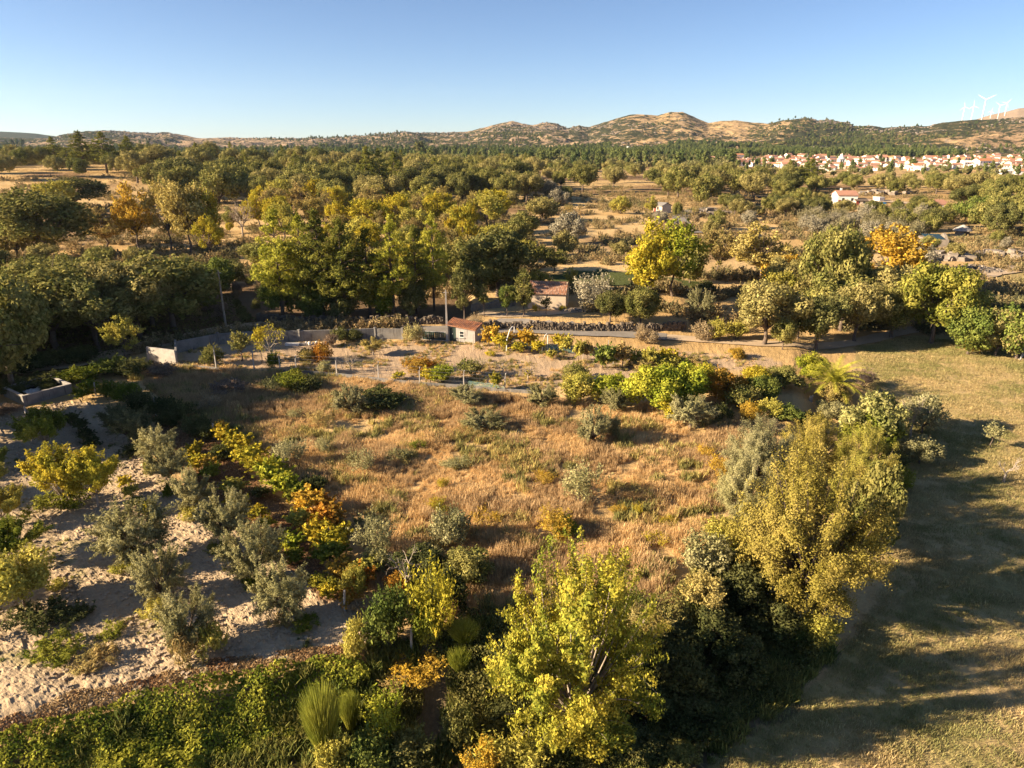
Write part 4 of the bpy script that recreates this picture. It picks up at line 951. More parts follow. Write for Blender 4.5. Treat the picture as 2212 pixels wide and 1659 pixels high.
# open shelter
p, w, h = hp(2026, 452, 34, 10); sh2 = empty('open_shelter', (p.x, p.y, p.z), 0)
m = MB(); m.hexa([(-w/2,-3,h),(w/2,-3,h),(w/2,3,h+1.4),(-w/2,3,h+1.4),(-w/2,-3,h+.25),(w/2,-3,h+.25),(w/2,3,h+1.65),(-w/2,3,h+1.65)]); m.build('roof', M['tile_far'], sh2)
for x in (-w/2+.3, 0, w/2-.3): m = MB(); m.box(x-.25, -2.9, -1, x+.25, -2.4, h-.01); m.build('post', M['white'], sh2)
m = MB(); m.box(-w/2, 2.5, -1, w/2, 2.8, h+1.0); m.build('back_wall', M['concrete'], sh2)
tag(sh2, 'open sided shelter with rusty roof on pale posts', 'shelter')
# stone ruin with tarpaulin
p, w, h = hp(2012, 530, 46, 20); rn = empty('stone_ruin', (p.x, p.y, p.z), math.radians(-14)); D = 7.0
for nm_, bx in (('front_wall',(-w/2,-D/2,-1,w/2,-D/2+.6,h*.8)),('back_wall',(-w/2,D/2-.6,-1,w/2,D/2,h*.85)),('end_wall',(-w/2,-D/2+.602,-1,-w/2+.6,D/2-.602,h*.85))):
    m = MB(); m.box(*bx); m.build(nm_, M['granite'], rn)
m = MB(); m.add([(w/2-.6,-D/2+.602,-1),(w/2,-D/2+.602,-1),(w/2,D/2-.602,-1),(w/2-.6,D/2-.602,-1),(w/2-.6,-D/2+.602,h*.8),(w/2,-D/2+.602,h*.8),(w/2,D/2-.602,h*.85),(w/2-.6,D/2-.602,h*.85),(w/2-.6,0,h*1.35),(w/2,0,h*1.35)],
      [(0,3,7,8,4),(1,5,9,6,2),(0,4,5,1),(3,2,6,7),(4,8,9,5),(8,7,6,9),(0,1,2,3)]); m.build('gable', M['granite'], rn)
m = MB(); m.hexa([(-w/2+.7,-D/2+.7,h*.82),(w/2-.7,-D/2+.7,h*.82),(w/2-.7,D/2-.7,h*1.05),(-w/2+.7,D/2-.7,h*1.05)]+[(-w/2+.7,-D/2+.7,h*.86),(w/2-.7,-D/2+.7,h*.86),(w/2-.7,D/2-.7,h*1.1),(-w/2+.7,D/2-.7,h*1.1)]); m.build('tarpaulin', M['tarp'], rn)
m = MB(); m.box(-w*.20, -D/2-.03, .4, -w*.10, -D/2+.02, 2.0); m.build('blocked_door', M['cream'], rn)
tag(rn, 'roofless granite ruin covered with a dark blue tarpaulin', 'ruin')
p, w, h = hp(2078, 506, 38, 8); hu = empty('round_stone_hut', (p.x, p.y, p.z))
m = MB(); m.tube([(0,0,-1),(0,0,h)], w*.36, 14); m.build('wall', M['granite'], hu); m = MB(); m.tube([(0,0,h+.01),(0,0,h+.5),(0,0,h+1.6)], [w*.5,w*.42,w*.05], 16); m.build('roof', M['post'], hu)
m = MB(); m.box(-.6, -w*.37, -.2, .6, -w*.34, 1.6); m.build('door', M['glass'], hu)
tag(hu, 'low round granite hut with a shallow pale conical roof', 'hut')
p, w, h = hp(1974, 586, 26, 14); m = MB(); k = 12
cs = empty('tin_shed', (p.x, p.y, p.z), math.radians(-10)); m.box(-w/2, -2, -1, w/2, 2.2, h); m.build('wall', M['granite'], cs); m = MB()
for i in range(k):
    x0 = -w/2-.2+(w+.4)*i/k; x1 = -w/2-.2+(w+.4)*(i+1)/k; z = .05*(i % 2)
    m.hexa([(x0,-2.4,h+.02+z),(x1,-2.4,h+.02+z),(x1,2.5,h+1.5+z),(x0,2.5,h+1.5+z),(x0,-2.4,h+.07+z),(x1,-2.4,h+.07+z),(x1,2.5,h+1.56+z),(x0,2.5,h+1.56+z)])
m.build('roof', plain_mat('rusty_sheet', (.38,.17,.13), (.28,.13,.1), 1, .7, 0), cs); tag(cs, 'rusty corrugated roof showing behind the big yellow-green tree', 'shed')
# stone heap and boulders
def heap(u, v, w, d, h, n, label, s0, s1, seed, name='stone_heap', cat='stone heap'):
    p = at(u, v); rng = np.random.default_rng(seed); sp = []
    for _ in range(n):
        a = rng.random()*6.283; r = math.sqrt(rng.random()); x = math.cos(a)*r*w/2; y = math.sin(a)*r*d/2; s = rng.uniform(s0, s1)
        sp.append((x, y, h*(1-r)*rng.random()+s*.2+gz(p.x+x, p.y+y)-p.z, s*1.3, s, s*.8))
    r_ = link(name, stone_mesh(name, M['granite'], sp, seed), None, p); return tag(r_, label, cat, kind='stuff')
heap(2105, 585, 11, 5, 1.2, 260, 'long heap of grey stones beside the pale dirt track', .3, .8, 91)
heap(2040, 560, 12, 6, 1.6, 40, 'grey boulders above the stone heap at right', .6, 1.7, 92, 'boulders', 'boulders')
heap(1530, 463, 16, 7, 1.6, 34, 'rounded granite outcrop beside the grey road', .8, 1.9, 93, 'rock_outcrop', 'rock outcrop')
heap(2170, 555, 14, 8, 1.5, 60, 'pale rocks and rubble at the right edge above the track', .5, 1.6, 94, 'boulders', 'boulders')
heap(1905, 420, 26, 9, 2.2, 24, 'pale rock outcrop behind the bare track at right', 1.0, 2.6, 95, 'rock_outcrop', 'rock outcrop')
heap(1245, 672, 4.5, 1.2, .4, 70, 'little row of pale stones right of the barn', .25, .5, 96, 'stone_row', 'stones')

# the village
WH = [('white','tile_far')]*9+[('cream','tile_far')]*3+[('cream','tile')]*1+[('white','tile_new')]*2+[('render_tan','tile_far')]
def vil(u, v, wpx, hpx, rot, wall, roof, label, group, **kw):
    p = at(u, v); d = depth_of(p); w = wpx*d/F; h = hpx*d/F
    return house(p, w, min(w*.8, 11), h*.74, h*.24, rot, wall, roof, label, group, **kw)
for (u, v, w, h, rot, wall, roof, lab, kw) in [
    (2071,361,22,21,-.9,'white','tile_new','tallest white village house with a steep red gable',dict(wins=3,storeys=2,chim=True)),
    (2060,360,15,13,.2,'white','tile_far','white house stepping down left of the tall red gabled one',dict(wins=2)),
    (2085,363,18,16,.1,'white','white','bright white house to the right of the tall red gabled one',dict(wins=3,storeys=2)),
    (2120,363,34,20,.15,'white','tile_new','long white villa with orange roof near the right edge of the village',dict(wins=5,storeys=2,chim=True)),
    (2142,360,16,15,-.2,'white','tile_new','white house with bright orange roof right of the long villa',dict(wins=2)),
    (2187,362,24,14,.1,'render_tan','tile_far','tan house with a red roof at the right end of the village',dict(wins=3)),
    (2170,376,34,9,.1,'white','white','long low white hall below the right end of the village',dict(wins=4)),
    (2203,377,20,10,-.1,'white','tile_new','low house with orange roof in the bottom right corner of the village',dict(wins=2)),
    (1990,369,24,9,.3,'white','white','low white shed row at the near edge of the village',dict(wins=2)),
    (1968,368,14,9,-.3,'white','white','white square house at the near edge of the village',dict(wins=1)),
    (1592,344,24,12,.2,'white','tile_new','hilltop house with bright orange roof at the left end of the village',dict(wins=3)),
    (1575,343,13,10,-.2,'white','white','white house left of the hilltop orange roof',dict(wins=2)),
    (1453,343,20,7,.1,'white','white','long flat white building left of the village',dict(wins=4,flat_roof=True)),
    (1344,313,12,6,.1,'white','white','tiny white house high among the pines',dict(wins=1)),
    (893,341,17,10,.1,'cream','tile_new','lone orange roofed house beside the dark round tree',dict(wins=2)),
    (924,338,17,11,.4,'white','tile_far','white house with a grey-red roof right of the lone orange roofed one',dict(wins=2)),
    (942,338,12,8,-.4,'white','white','small white house half hidden by trees',dict(wins=1)),
    (1073,341,15,8,.1,'white','tile_far','white house with red roof behind the dark oaks at centre',dict(wins=2)),
    (1088,342,9,6,-.2,'white','tile_far','small red roof right beside the white house behind the oaks at centre',dict(wins=1)),
    (1716,379,14,8,.0,'cream','tile_new','orange roofed cottage below the village among trees',dict(wins=1))]:
    vil(u, v, w, h, rot, wall, roof, lab, None, **kw)
taken = [(1815, 360)]; k = 0
for (u, v, w, h, ro, lab) in [(1438,344,14,7,.2,'small white house second from the far left outliers of the village'),(1476,347,12,7,-.3,'white cottage right of the long flat building'),(1497,343,13,8,.4,'cream cottage halfway to the village on its left'),(1520,348,12,7,.1,'low white cottage left of the village edge'),(1543,346,14,8,-.2,'white house at the left edge of the village under pines')]:
    vil(u, v, w, h, ro, 'cream' if 'cream' in lab else 'white', 'tile_far', lab, None, wins=2, door=False)
GRP = [('left', 1560, 1740, 'houses at the left end of the village'), ('middle', 1740, 1900, 'houses in the middle of the village round the church'), ('right', 1900, 2212, 'houses in the right part of the village')]
for i in range(2500):
    u = rr_.uniform(1560, 2212); v = rr_.uniform(343, 370) if u > 1650 else rr_.uniform(348, 362)
    if u < 1760: v = min(v, 366-(1760-u)*.04)
    if u > 1920 and v > 366: continue
    if any(abs(u-a) < 8.5 and abs(v-b) < 2.6 for a, b in taken): continue
    taken.append((u, v)); k += 1
    if k > 165: break
    wall, roof = WH[rr_.integers(0, len(WH))]
    tone = {'white': 'whitewashed', 'cream': 'cream', 'render_tan': 'tan'}[wall]; rt = {'tile_far': 'dull red', 'tile': 'brown-red', 'tile_new': 'bright orange'}[roof]
    g = [q for q in GRP if q[1] <= u <= q[2]][0]
    vil(u, v, rr_.uniform(12, 21), rr_.uniform(8.5, 12.5), rr_.uniform(-.7, .7), wall, roof, f'{tone} house with {rt} roof in the {g[0]} part of the distant village', f'{tone} {g[3]} with {rt} roofs', wins=2, chim=rr_.random() < .3, door=False)
# church tower
p = at(1815, 362); d = depth_of(p); ch = empty('church_tower', p); h = 17*d/F; w = 2.6
m = MB(); m.box(-w, -w, -1, w, w, h); m.build('tower', M['white'], ch); m = MB(); m.box(-w-.3, -w-.3, h+.003, w+.3, w+.3, h+.5); m.build('cornice', M['post'], ch)
m = MB(); m.tube([(0,0,h+.51),(0,0,h+1.6),(0,0,h+6)], [w*1.2,w*.85,.1], 8); m.build('spire', M['white'], ch)
for x in (-1.1, 1.1):
    m = MB(); m.box(x-.5, -w-.05, h*.68, x+.5, -w+.02, h*.9); m.build('belfry_opening', M['glass'], ch)
tag(ch, 'white church tower with a pointed spire rising from the village', 'church tower')
p = at(1357, 330); m = MB(); d = depth_of(p); h = 17*d/F; wt = empty('water_tower', p); m.tube([(0,0,-1),(0,0,h*.8)], [1.3,1.1], 10); m.build('shaft', M['white'], wt); m = MB(); m.tube([(0,0,h*.8),(0,0,h*.88),(0,0,h)], [1.2,3.4,3.4], 12); m.build('tank', M['white'], wt)
tag(wt, 'slender white water tower above the pines', 'water tower')
# wind turbines on the right-hand hill
def turbine(ub, hubu, hubv, rpx, dist, rot, label):
    dx, dy, dz = rayd(hubu, hubv); r = math.hypot(dx, dy); hub = Vector((dx/r*dist, dy/r*dist, H_CAM+dz/r*dist)); g = gz(hub.x, hub.y)-5; h = hub.z-g; R_ = rpx*depth_of(hub)/F
    o = empty('wind_turbine', (hub.x, hub.y, g), math.atan2(-hub.x, hub.y)*1.0); k = R_/34
    m = MB(); m.tube([(0,0,0),(0,0,h*.5),(0,0,h-1)], [2.7*k,2.1*k,1.5*k], 12); m.build('tower', M['turbine'], o, smooth=True)
    m = MB(); m.box(-1.4*k, -2.5*k, h-1.3*k, 1.4*k, 6*k, h+1.6*k); m.build('nacelle', M['turbine'], o)
    m = MB(); m.tube([(0,-2.6*k,h),(0,-4.2*k,h),(0,-5.2*k,h)], [1.7*k,1.5*k,.3*k], 10); m.build('hub', M['turbine'], o, smooth=True)
    for j in range(3):
        a = rot+j*2.0944; c_, s_ = math.cos(a), math.sin(a); m = MB(); V = []
        for t, ch_ in ((.03, .8), (.2, 1.7), (.6, 1.0), (1, .25)):
            for (e1, e2) in ((-.5, 0), (.0, .12), (.5, 0), (0, -.12)):
                x = c_*t*R_-s_*e1*ch_*1.3*k; z = s_*t*R_+c_*e1*ch_*1.3*k; V.append((x, -3.7*k+e2*ch_*1.3*k, h+z))
        F_ = [(i*4+q, i*4+(q+1) % 4, (i+1)*4+(q+1) % 4, (i+1)*4+q) for i in range(3) for q in range(4)]+[(12,13,14,15)]
        m.add(V, F_); m.build('blade', M['turbine'], o)
    return tag(o, label, 'wind turbine', 'wind turbines on the right-hand hill')
turbine(2123, 2130, 215, 20, 2740, math.radians(28), 'largest white wind turbine on the hill crest')
turbine(2081, 2084, 231, 11, 2745, math.radians(100), 'leftmost of the small white wind turbines')
turbine(2101, 2104, 229, 12, 2740, math.radians(95), 'small white wind turbine just left of the largest one')
turbine(2156, 2161, 228, 12, 2745, math.radians(20), 'small white wind turbine just right of the largest one')
turbine(2172, 2176, 222, 11, 3600, math.radians(50), 'rightmost faint white wind turbine, farther behind')
turbine(2138, 2142, 240, 8, 3600, math.radians(80), 'smallest faint white wind turbine low on the ridge')
# ------------------------------------------------------------------ plants one by one: the orchard
G = 'olive trees in the sandy orchard'
for a in [
 ('olive',285,955,880,95,'olive_dark','shaded olive tree at the far end of the sandy orchard, beside the dark vines'),
 ('olive',258,930,868,70,'olive_dark','dim grey olive behind the shaded one at the far end of the orchard'),
 ('olive',345,988,921,88,'olive','grey olive tree, upper one of the touching pair in the orchard'),
 ('olive',366,1044,962,92,'olive','grey olive tree, lower one of the touching pair in the orchard'),
 ('olive',420,1102,1010,90,'olive','round olive tree just below the touching pair in the orchard'),
 ('olive',492,1172,1064,115,'olive','wide olive tree in the middle of the right-hand orchard row'),
 ('olive',555,1252,1120,135,'olive','largest olive of the right-hand orchard row'),
 ('olive',615,1335,1217,125,'olive','last olive of the right-hand row, next to the grey post'),
 ('olive',298,1215,1079,165,'olive','biggest dark olive with a forked trunk in the middle of the orchard'),
 ('olive',353,1296,1180,115,'olive','olive standing just below the biggest forked one'),
 ('olive',411,1395,1275,128,'olive','nearest olive, with a tall yellow grass clump at its foot')]:
    T(a[0],a[1],a[2],a[3]+(a[2]-a[3])*.06,a[4]*.9,a[5],a[6],G)
for a in [
 ('fruit',140,1098,966,110,'lemon','bright yellow-green pruned fruit tree, left half of the broad bright crown'),
 ('fruit',212,1094,968,110,'lemon','bright yellow-green fruit tree with pale trunk touching the broad bright crown'),
 ('fruit',100,978,884,95,'citrus','dark green round fruit tree below the water tank'),
 ('fruit',12,1138,1052,85,'ygreen','yellow-green fruit tree cut by the left edge above the citrus tree'),
 ('fruit',40,1212,1118,115,'citrus','glossy green citrus tree at the left edge'),
 ('round',55,1312,1192,135,'ygreen','wide yellowish quince tree at the left edge, lowest of the row'),
 ('fruit',-4,1024,958,52,'green','green fruit tree mostly cut by the left edge, below the tank'),
 ('fruit',-14,1068,1000,60,'ygreen','small yellow-green tree mostly hidden by the left edge')]:
    T(a[0],a[1],a[2],a[3],a[4],a[5],a[6],'fruit trees along the left edge of the orchard')
G = 'grass clumps at the feet of the olives'
for u, v0, v1, w, col, lab in [
 (287,958,985,50,'dark','dark green clump under the shaded olive'),(322,995,1024,30,'citrus','bright green clump left of the touching olives'),(370,1040,1075,42,'citrus','green clump between the touching pair and the round olive'),
 (416,1092,1125,50,'ygreen','yellow-green clump under the round olive'),(473,1162,1196,46,'citrus','green clump under the wide olive of the right row'),(275,1205,1248,66,'ygreen','light clump at the left foot of the forked olive'),
 (335,1290,1345,70,'ygreen','yellow clump left of the nearest olive'),(545,1235,1275,48,'citrus','green clump under the largest olive of the right row'),(605,1322,1358,50,'straw','ochre clump at the left foot of the last olive'),
 (655,1325,1362,60,'citrus','dark green clump right of the last olive'),(400,1355,1432,70,'straw','tall straw-yellow clump at the foot of the nearest olive'),(450,1348,1420,72,'ygreen','yellow-green clump right of the tall straw one'),
 (110,1385,1425,110,'citrus','flat green weed patch in the lower left of the orchard'),(60,1320,1352,130,'dark','dark weeds in the shade under the quince tree'),(150,1310,1350,90,'dark','dark low weeds right of the quince tree'),
 (128,1248,1275,40,'ygreen','pale green clump right of the quince tree'),(120,1070,1095,110,'citrus','green weeds under the bright yellow-green tree'),(165,1000,1020,70,'dark','green weeds in the shade beside the bright fruit tree'),
 (200,1405,1432,90,'straw','dry weeds left of the nearest olive'),(240,1350,1370,60,'citrus','thin weeds in the sand between quince and olive')]:
    S('herb',u,v1,v0,w,col,lab,G)
G = 'grapevines between orchard and dry field'
k = 0
vines = [
 (488,940,45,'yellow','yellow vine climbing the concrete post'),(478,922,28,'gold','thin golden vine top on the concrete post'),(515,960,48,'lemon','yellow-green vine just below the posted one'),(535,985,50,'lemon','bright yellow vine left of the silvery shrub'),
 (560,1005,46,'lemon','bright vine bending towards the silvery shrub'),(590,1020,60,'bright','bright green-yellow vine under the silvery shrub'),(618,1045,55,'bright','large bright vine at the foot of the silvery shrub'),(640,1062,45,'citrus','green vine below the large bright one'),
 (662,1088,56,'gold','golden vine above the orange ones'),(650,1120,45,'ygreen','yellow-green vine left of the orange ones'),(700,1085,40,'orange','dark orange vine top among the row'),(712,1115,62,'orange','broad orange vine, brightest of the row'),
 (690,1150,58,'yellow','yellow vine below the broad orange one'),(725,1165,55,'lemon','yellow-green vine with a pale post'),(712,1200,55,'citrus','green vine below the pale post'),(735,1230,45,'gold','golden vine near the end of the orchard'),(715,1262,34,'yellow','yellow vine spray at the lower end of the row'),(752,1290,40,'orange','orange vine by the grey post'),
 (775,1250,52,'orange','rusty vine right of the row end'),(800,1230,52,'ygreen','yellow-green vine below the grey-green column'),
 (415,975,38,'yellow','yellow vine beside the touching olives, topmost'),(432,998,36,'lemon','yellow vine beside the touching olives'),(455,1020,38,'citrus','green vine behind the round olive'),(448,1000,30,'gold','golden vine behind the round olive'),
 (503,1055,42,'ygreen','yellow vine above the wide olive'),(515,1085,38,'lemon','bright vine above the wide olive'),(558,1108,34,'yellow','yellow vine right of the wide olive'),(575,1130,30,'lemon','small yellow vine above the largest olive'),
 (632,1172,44,'bright','bright green vine right of the largest olive'),(690,1255,34,'yellow','yellow vine right of the last olive'),(708,1280,30,'lemon','low yellow vine spray over the sand'),(640,1200,34,'citrus','green vine between the largest and the last olive'),
 (270,1040,26,'lemon','young vine, top of the short row in the sand'),(280,1062,26,'ygreen','young vine in the short row in the sand'),(296,1085,26,'citrus','young green vine in the short row in the sand'),(318,1100,30,'lemon','vine at the foot of the short row above the forked olive')]
for u, v, w, c, lab in vines: w *= 1.25; S('vine',u,v+w*.42,v-w*.42,w,c,lab,G)
G = 'dark vines in the shade beside the orchard'
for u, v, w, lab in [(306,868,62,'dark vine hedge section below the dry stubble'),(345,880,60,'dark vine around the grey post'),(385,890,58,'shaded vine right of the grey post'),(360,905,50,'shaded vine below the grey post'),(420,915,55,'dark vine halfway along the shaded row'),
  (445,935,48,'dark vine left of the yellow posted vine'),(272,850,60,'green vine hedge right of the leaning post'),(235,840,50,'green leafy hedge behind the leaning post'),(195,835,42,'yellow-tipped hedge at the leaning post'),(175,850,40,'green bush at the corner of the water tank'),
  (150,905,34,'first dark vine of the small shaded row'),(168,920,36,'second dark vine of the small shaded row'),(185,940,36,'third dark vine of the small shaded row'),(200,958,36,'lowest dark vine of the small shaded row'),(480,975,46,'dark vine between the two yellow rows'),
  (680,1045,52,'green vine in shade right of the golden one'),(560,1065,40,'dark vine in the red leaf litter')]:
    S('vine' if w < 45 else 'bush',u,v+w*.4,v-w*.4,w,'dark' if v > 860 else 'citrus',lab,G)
# dark hedge along the back of the orchard, by the tank
G = 'shrubs along the shaded back of the orchard'
for u, vt, vb, w, c, lab in [(30,812,850,90,'dark','dark shrub behind the water tank at the left edge'),(100,800,835,90,'dark','dark shrub behind the middle of the water tank'),(170,790,832,80,'citrus','green shrub behind the right corner of the tank'),
  (225,770,812,80,'green','green bramble left of the lone yellow-green tree'),(290,775,815,80,'dark','dark bramble under the lone yellow-green tree'),(350,780,815,60,'purple','brown dead shrub below the pale corner wall'),(160,745,785,90,'dark','dark shrub in the wood edge left of the lone tree'),(90,760,800,90,'dark','dark undergrowth at the left wood edge'),(20,770,815,90,'dark','dark undergrowth at the far left wood edge'),
  (20,870,895,50,'purple','withered shrub in front of the water tank')]:
    S('bush',u,vb,vt,w,c,lab,G)

for i_, (fx, fy, w_) in enumerate([(.62, .35, 1.5), (.8, .7, 1.3), (.2, .75, 1.2)]):
    q_ = tank.matrix_basis @ Vector((W_*fx, dp*fy, .3)); put('bush', q_, w_, .9, ('dark weeds in the middle of the water tank', 'dark weeds in the far right corner of the water tank', 'dark weeds in the far left corner of the water tank')[i_], COL['dark'])
# ------------------------------------------------------------------ the dry field
for k_, u, vt, vb, w, c, lab in [
 ('olive',755,829,898,72,'silver','silvery olive standing alone in the shaded left part of the dry field'),
 ('olive',1003,832,880,72,'silver','silvery olive under the fence posts right of the low wall'),
 ('olive',1043,884,935,92,'olive','wide grey olive in the upper middle of the dry field'),
 ('olive',1171,829,882,62,'olive','olive touching the left end of the yellow hedge'),
 ('olive',1327,838,892,58,'olive','olive in front of the yellow hedge'),
 ('olive',1283,880,962,62,'silver','tall two-part olive in the upper right of the dry field, left part'),
 ('olive',1316,893,945,48,'olive','tall two-part olive in the upper right of the dry field, darker right part'),
 ('olive',1492,856,930,95,'silver','large silvery olive at the foot of the bright yellow-green hedge'),
 ('wild',778,968,1022,62,'olive','thin grey-green shrub in the left half of the dry field'),
 ('wild',1258,1002,1095,85,'olive','thin feathery grey-green sapling in the right half of the dry field'),
 ('wild',1200,1095,1165,80,'gold','golden and orange shrub in the lower right of the dry field'),
 ('bush',1222,1110,1160,60,'citrus','small green shrub touching the golden and orange one'),
 ('wild',945,1075,1110,50,'yellow','yellow shrub at the lower left of the dry field'),
 ('wild',958,1030,1058,26,'yellow','single small yellow plant in the middle of the dry field'),
 ('wild',1055,1105,1132,70,'gold','low golden weeds left of centre in the lower field'),
 ('wild',1335,1088,1112,36,'gold','small golden plant right of the golden and orange shrub'),
 ('wild',1380,1085,1115,30,'yellow','yellow twig plant near the right edge of the dry field'),
 ('wild',1443,1112,1140,42,'yellow','yellow plant beside the foot of the grey-green trees'),
 ('wild',1410,1150,1178,58,'lemon','lemon yellow weeds in the lower right of the dry field'),
 ('wild',690,885,925,62,'straw','straw coloured shrub in the shadow band of the dry field'),
 ('wild',640,880,905,40,'olive','grey-green weed in the shadow band of the dry field'),
 ('wild',700,945,985,40,'olive','thin weed tuft left of the dry field'),
 ('bush',860,968,1000,56,'olive','flat grey-green bush left of centre in the dry field'),
 ('wild',900,950,975,36,'citrus','small green-yellow weed left of centre in the dry field'),
 ('wild',985,985,1015,60,'olive','low grey-green bush in the centre of the dry field'),
 ('wild',1010,905,930,50,'straw','straw tussock behind the wide grey olive'),
 ('wild',1175,1015,1045,50,'gold','golden weeds left of the feathery sapling'),
 ('wild',1520,960,990,40,'gold','golden bush at the right edge of the dry field'),
 ('sapling',1505,1025,1005,20,'gold','tiny pale sapling at the right edge of the dry field'),
 ('wild',1555,985,1030,50,'gold','golden brush against the silver trees'),
 ('bush',640,800,845,80,'citrus','green bramble below the low wall, left one'),
 ('bush',665,812,850,66,'dark','dark bramble below the low wall, right one'),
 ('wild',450,850,890,48,'dry','pale dead shrub in the shaded field corner'),
 ('bush',500,820,850,80,'purple','brown shrub in the shaded field corner'),
 ('bush',590,815,845,60,'olive_dark','dim olive-coloured bush in the strip below the yard'),
 ('bush',830,845,880,110,'dark','dark bramble in the tall dead grass behind the lone silvery olive'),
 ('bush',590,760,800,30,'citrus','green weed behind the low wall near the V-shaped tree')]:
    (T if k_ == 'sapling' else S)(k_,u,vb,vt,w,c,lab,'plants dotted over the dry field')
# silvery shrub in the vines
S('wild',628,1010,945,70,'silver','tall silvery shoots rising out of the bright vines'); S('wild',605,985,958,40,'silver','small silvery sprig left of the tall silvery shoots')
# yellow hedge between yard and field
G = 'trees and shrubs of the hedge between yard and dry field'
for k_, u, vt, vb, w, c, lab in [
 ('round',1255,805,872,80,'ygreen','olive-yellow bush, left end of the bright hedge'),('round',1320,806,872,84,'bright','yellow-green bush, second from the left in the bright hedge'),
 ('bush',1240,783,822,60,'oak','dark rounded bush above the left end of the bright hedge'),('round',1410,790,890,120,'bright','bright green-yellow tree in the middle of the hedge'),
 ('round',1475,785,880,110,'bright','brightest yellow-green tree of the hedge'),('bush',1448,845,905,80,'lemon','yellow-green foliage hanging over the field below the brightest tree'),
 ('round',1525,786,850,70,'lemon','lemon-yellow bush right of the brightest tree'),('round',1568,798,870,86,'orange','rusty orange shrub in the hedge'),('bush',1600,830,885,74,'oak','dark green bush under the rusty shrub'),
 ('round',1634,790,850,66,'lemon','vivid yellow bush between rusty shrub and dark shrub'),('round',1645,815,870,70,'green','green bush below the vivid yellow one'),('round',1697,790,842,72,'oak','dark grey-green shrub left of the palm'),
 ('bush',1668,862,905,60,'ygreen','dull yellow bush left of the bare patch'),('bush',1705,872,910,66,'green','green bush below the bare patch'),('bush',1622,868,910,42,'gold','golden thin bush above the silver trees'),
 ('bush',1655,905,935,60,'dry','dry brown brush above the silver trees'),('round',1756,764,820,60,'bright','vivid lime-green bush right behind the palm'),('round',1802,826,878,60,'golden_brown','golden bush in front of the palm'),
 ('wild',1868,796,838,50,'purple','leafless grey-brown shrub right of the palm'),('round',1795,866,905,66,'olive','grey-green bush below the golden bush'),('bush',1745,890,925,56,'dark','dark bush in the shade below the bare patch'),
 ('bush',1560,872,910,60,'dark','dark bush right of the large silvery olive'),('bush',1590,750,775,40,'gold','small golden vine-like bush behind the hedge'),('bush',1390,770,800,70,'straw','dry yellowish bush above the middle of the hedge'),
 ('bush',1440,762,795,80,'ygreen','straggling vine behind the middle of the hedge'),('bush',1500,770,795,50,'straw','dry shrub above the lemon-yellow bush')]:
    S(k_,u,vb,vt,w,c,lab,G)
# palm
def palm(u, v, w, label):
    p = at(u, v); d = depth_of(p); R_ = w*d/F/2; root = empty('palm_tree', p); rng = np.random.default_rng(5)
    m = MB(); m.tube([(0,0,-.2),(0,0,.5),(0,0,R_*.42),(0,0,R_*.52)], [.42,.36,.34,.2], 10); m.build('trunk', M['bark'], root)
    cgreen = ((.30,.30,.035),(.45,.40,.07))
    for k in range(46):
        a = k*2.39996; el0 = math.radians(84-k*1.75+rng.normal()*4); Lf = R_*rng.uniform(1.15, 1.4); n = 26; t = np.linspace(0, 1, n)
        el = el0-math.radians(78)*t**1.3; st_ = Lf/(n-1); hx = np.concatenate([[0], np.cumsum(np.cos(el[:-1])*st_)]); hz = np.concatenate([[0], np.cumsum(np.sin(el[:-1])*st_)])
        P = np.column_stack([math.cos(a)*hx, math.sin(a)*hx, R_*.55+hz]); tg = unit(np.gradient(P, axis=0)); sd = unit(np.cross(tg, np.array([0, 0, 1.0]))); upv = np.cross(sd, tg)
        V = []; Fc = []
        for s_ in (-1, 1):
            for i in range(2, n):
                ll = .17*Lf*math.sin(min(1, .25+t[i])*2.6)+.05; b0 = P[i]; dr = sd[i]*s_*.8+tg[i]*.55-np.array([0,0,.25]); e_ = b0+dr*ll; w_ = tg[i]*.05
                q = len(V); V += [b0-w_, b0+w_, e_+w_*.2, e_-w_*.2]; Fc.append((q, q+1, q+2, q+3))
        for i in range(n-1):
            q = len(V); V += [P[i]-sd[i]*.02, P[i]+sd[i]*.02, P[i+1]+sd[i]*.02, P[i+1]-sd[i]*.02]; Fc.append((q, q+1, q+2, q+3))
        me = mesh_np('frond', np.array(V), np.array(Fc), [M['leaf']], fattr={'lv': rng.random(len(Fc))}); o = link('frond', me, root); dead = k > 38
        o.color = ((.36,.24,.09,1) if dead else (*cgreen[0], 1)); o['tint2'] = list((.42,.30,.14) if dead else cgreen[1])
    tag(root, label, 'palm')
palm(1795, 862, 118, 'squat palm tree with arching yellow-green fronds at the right end of the hedge')

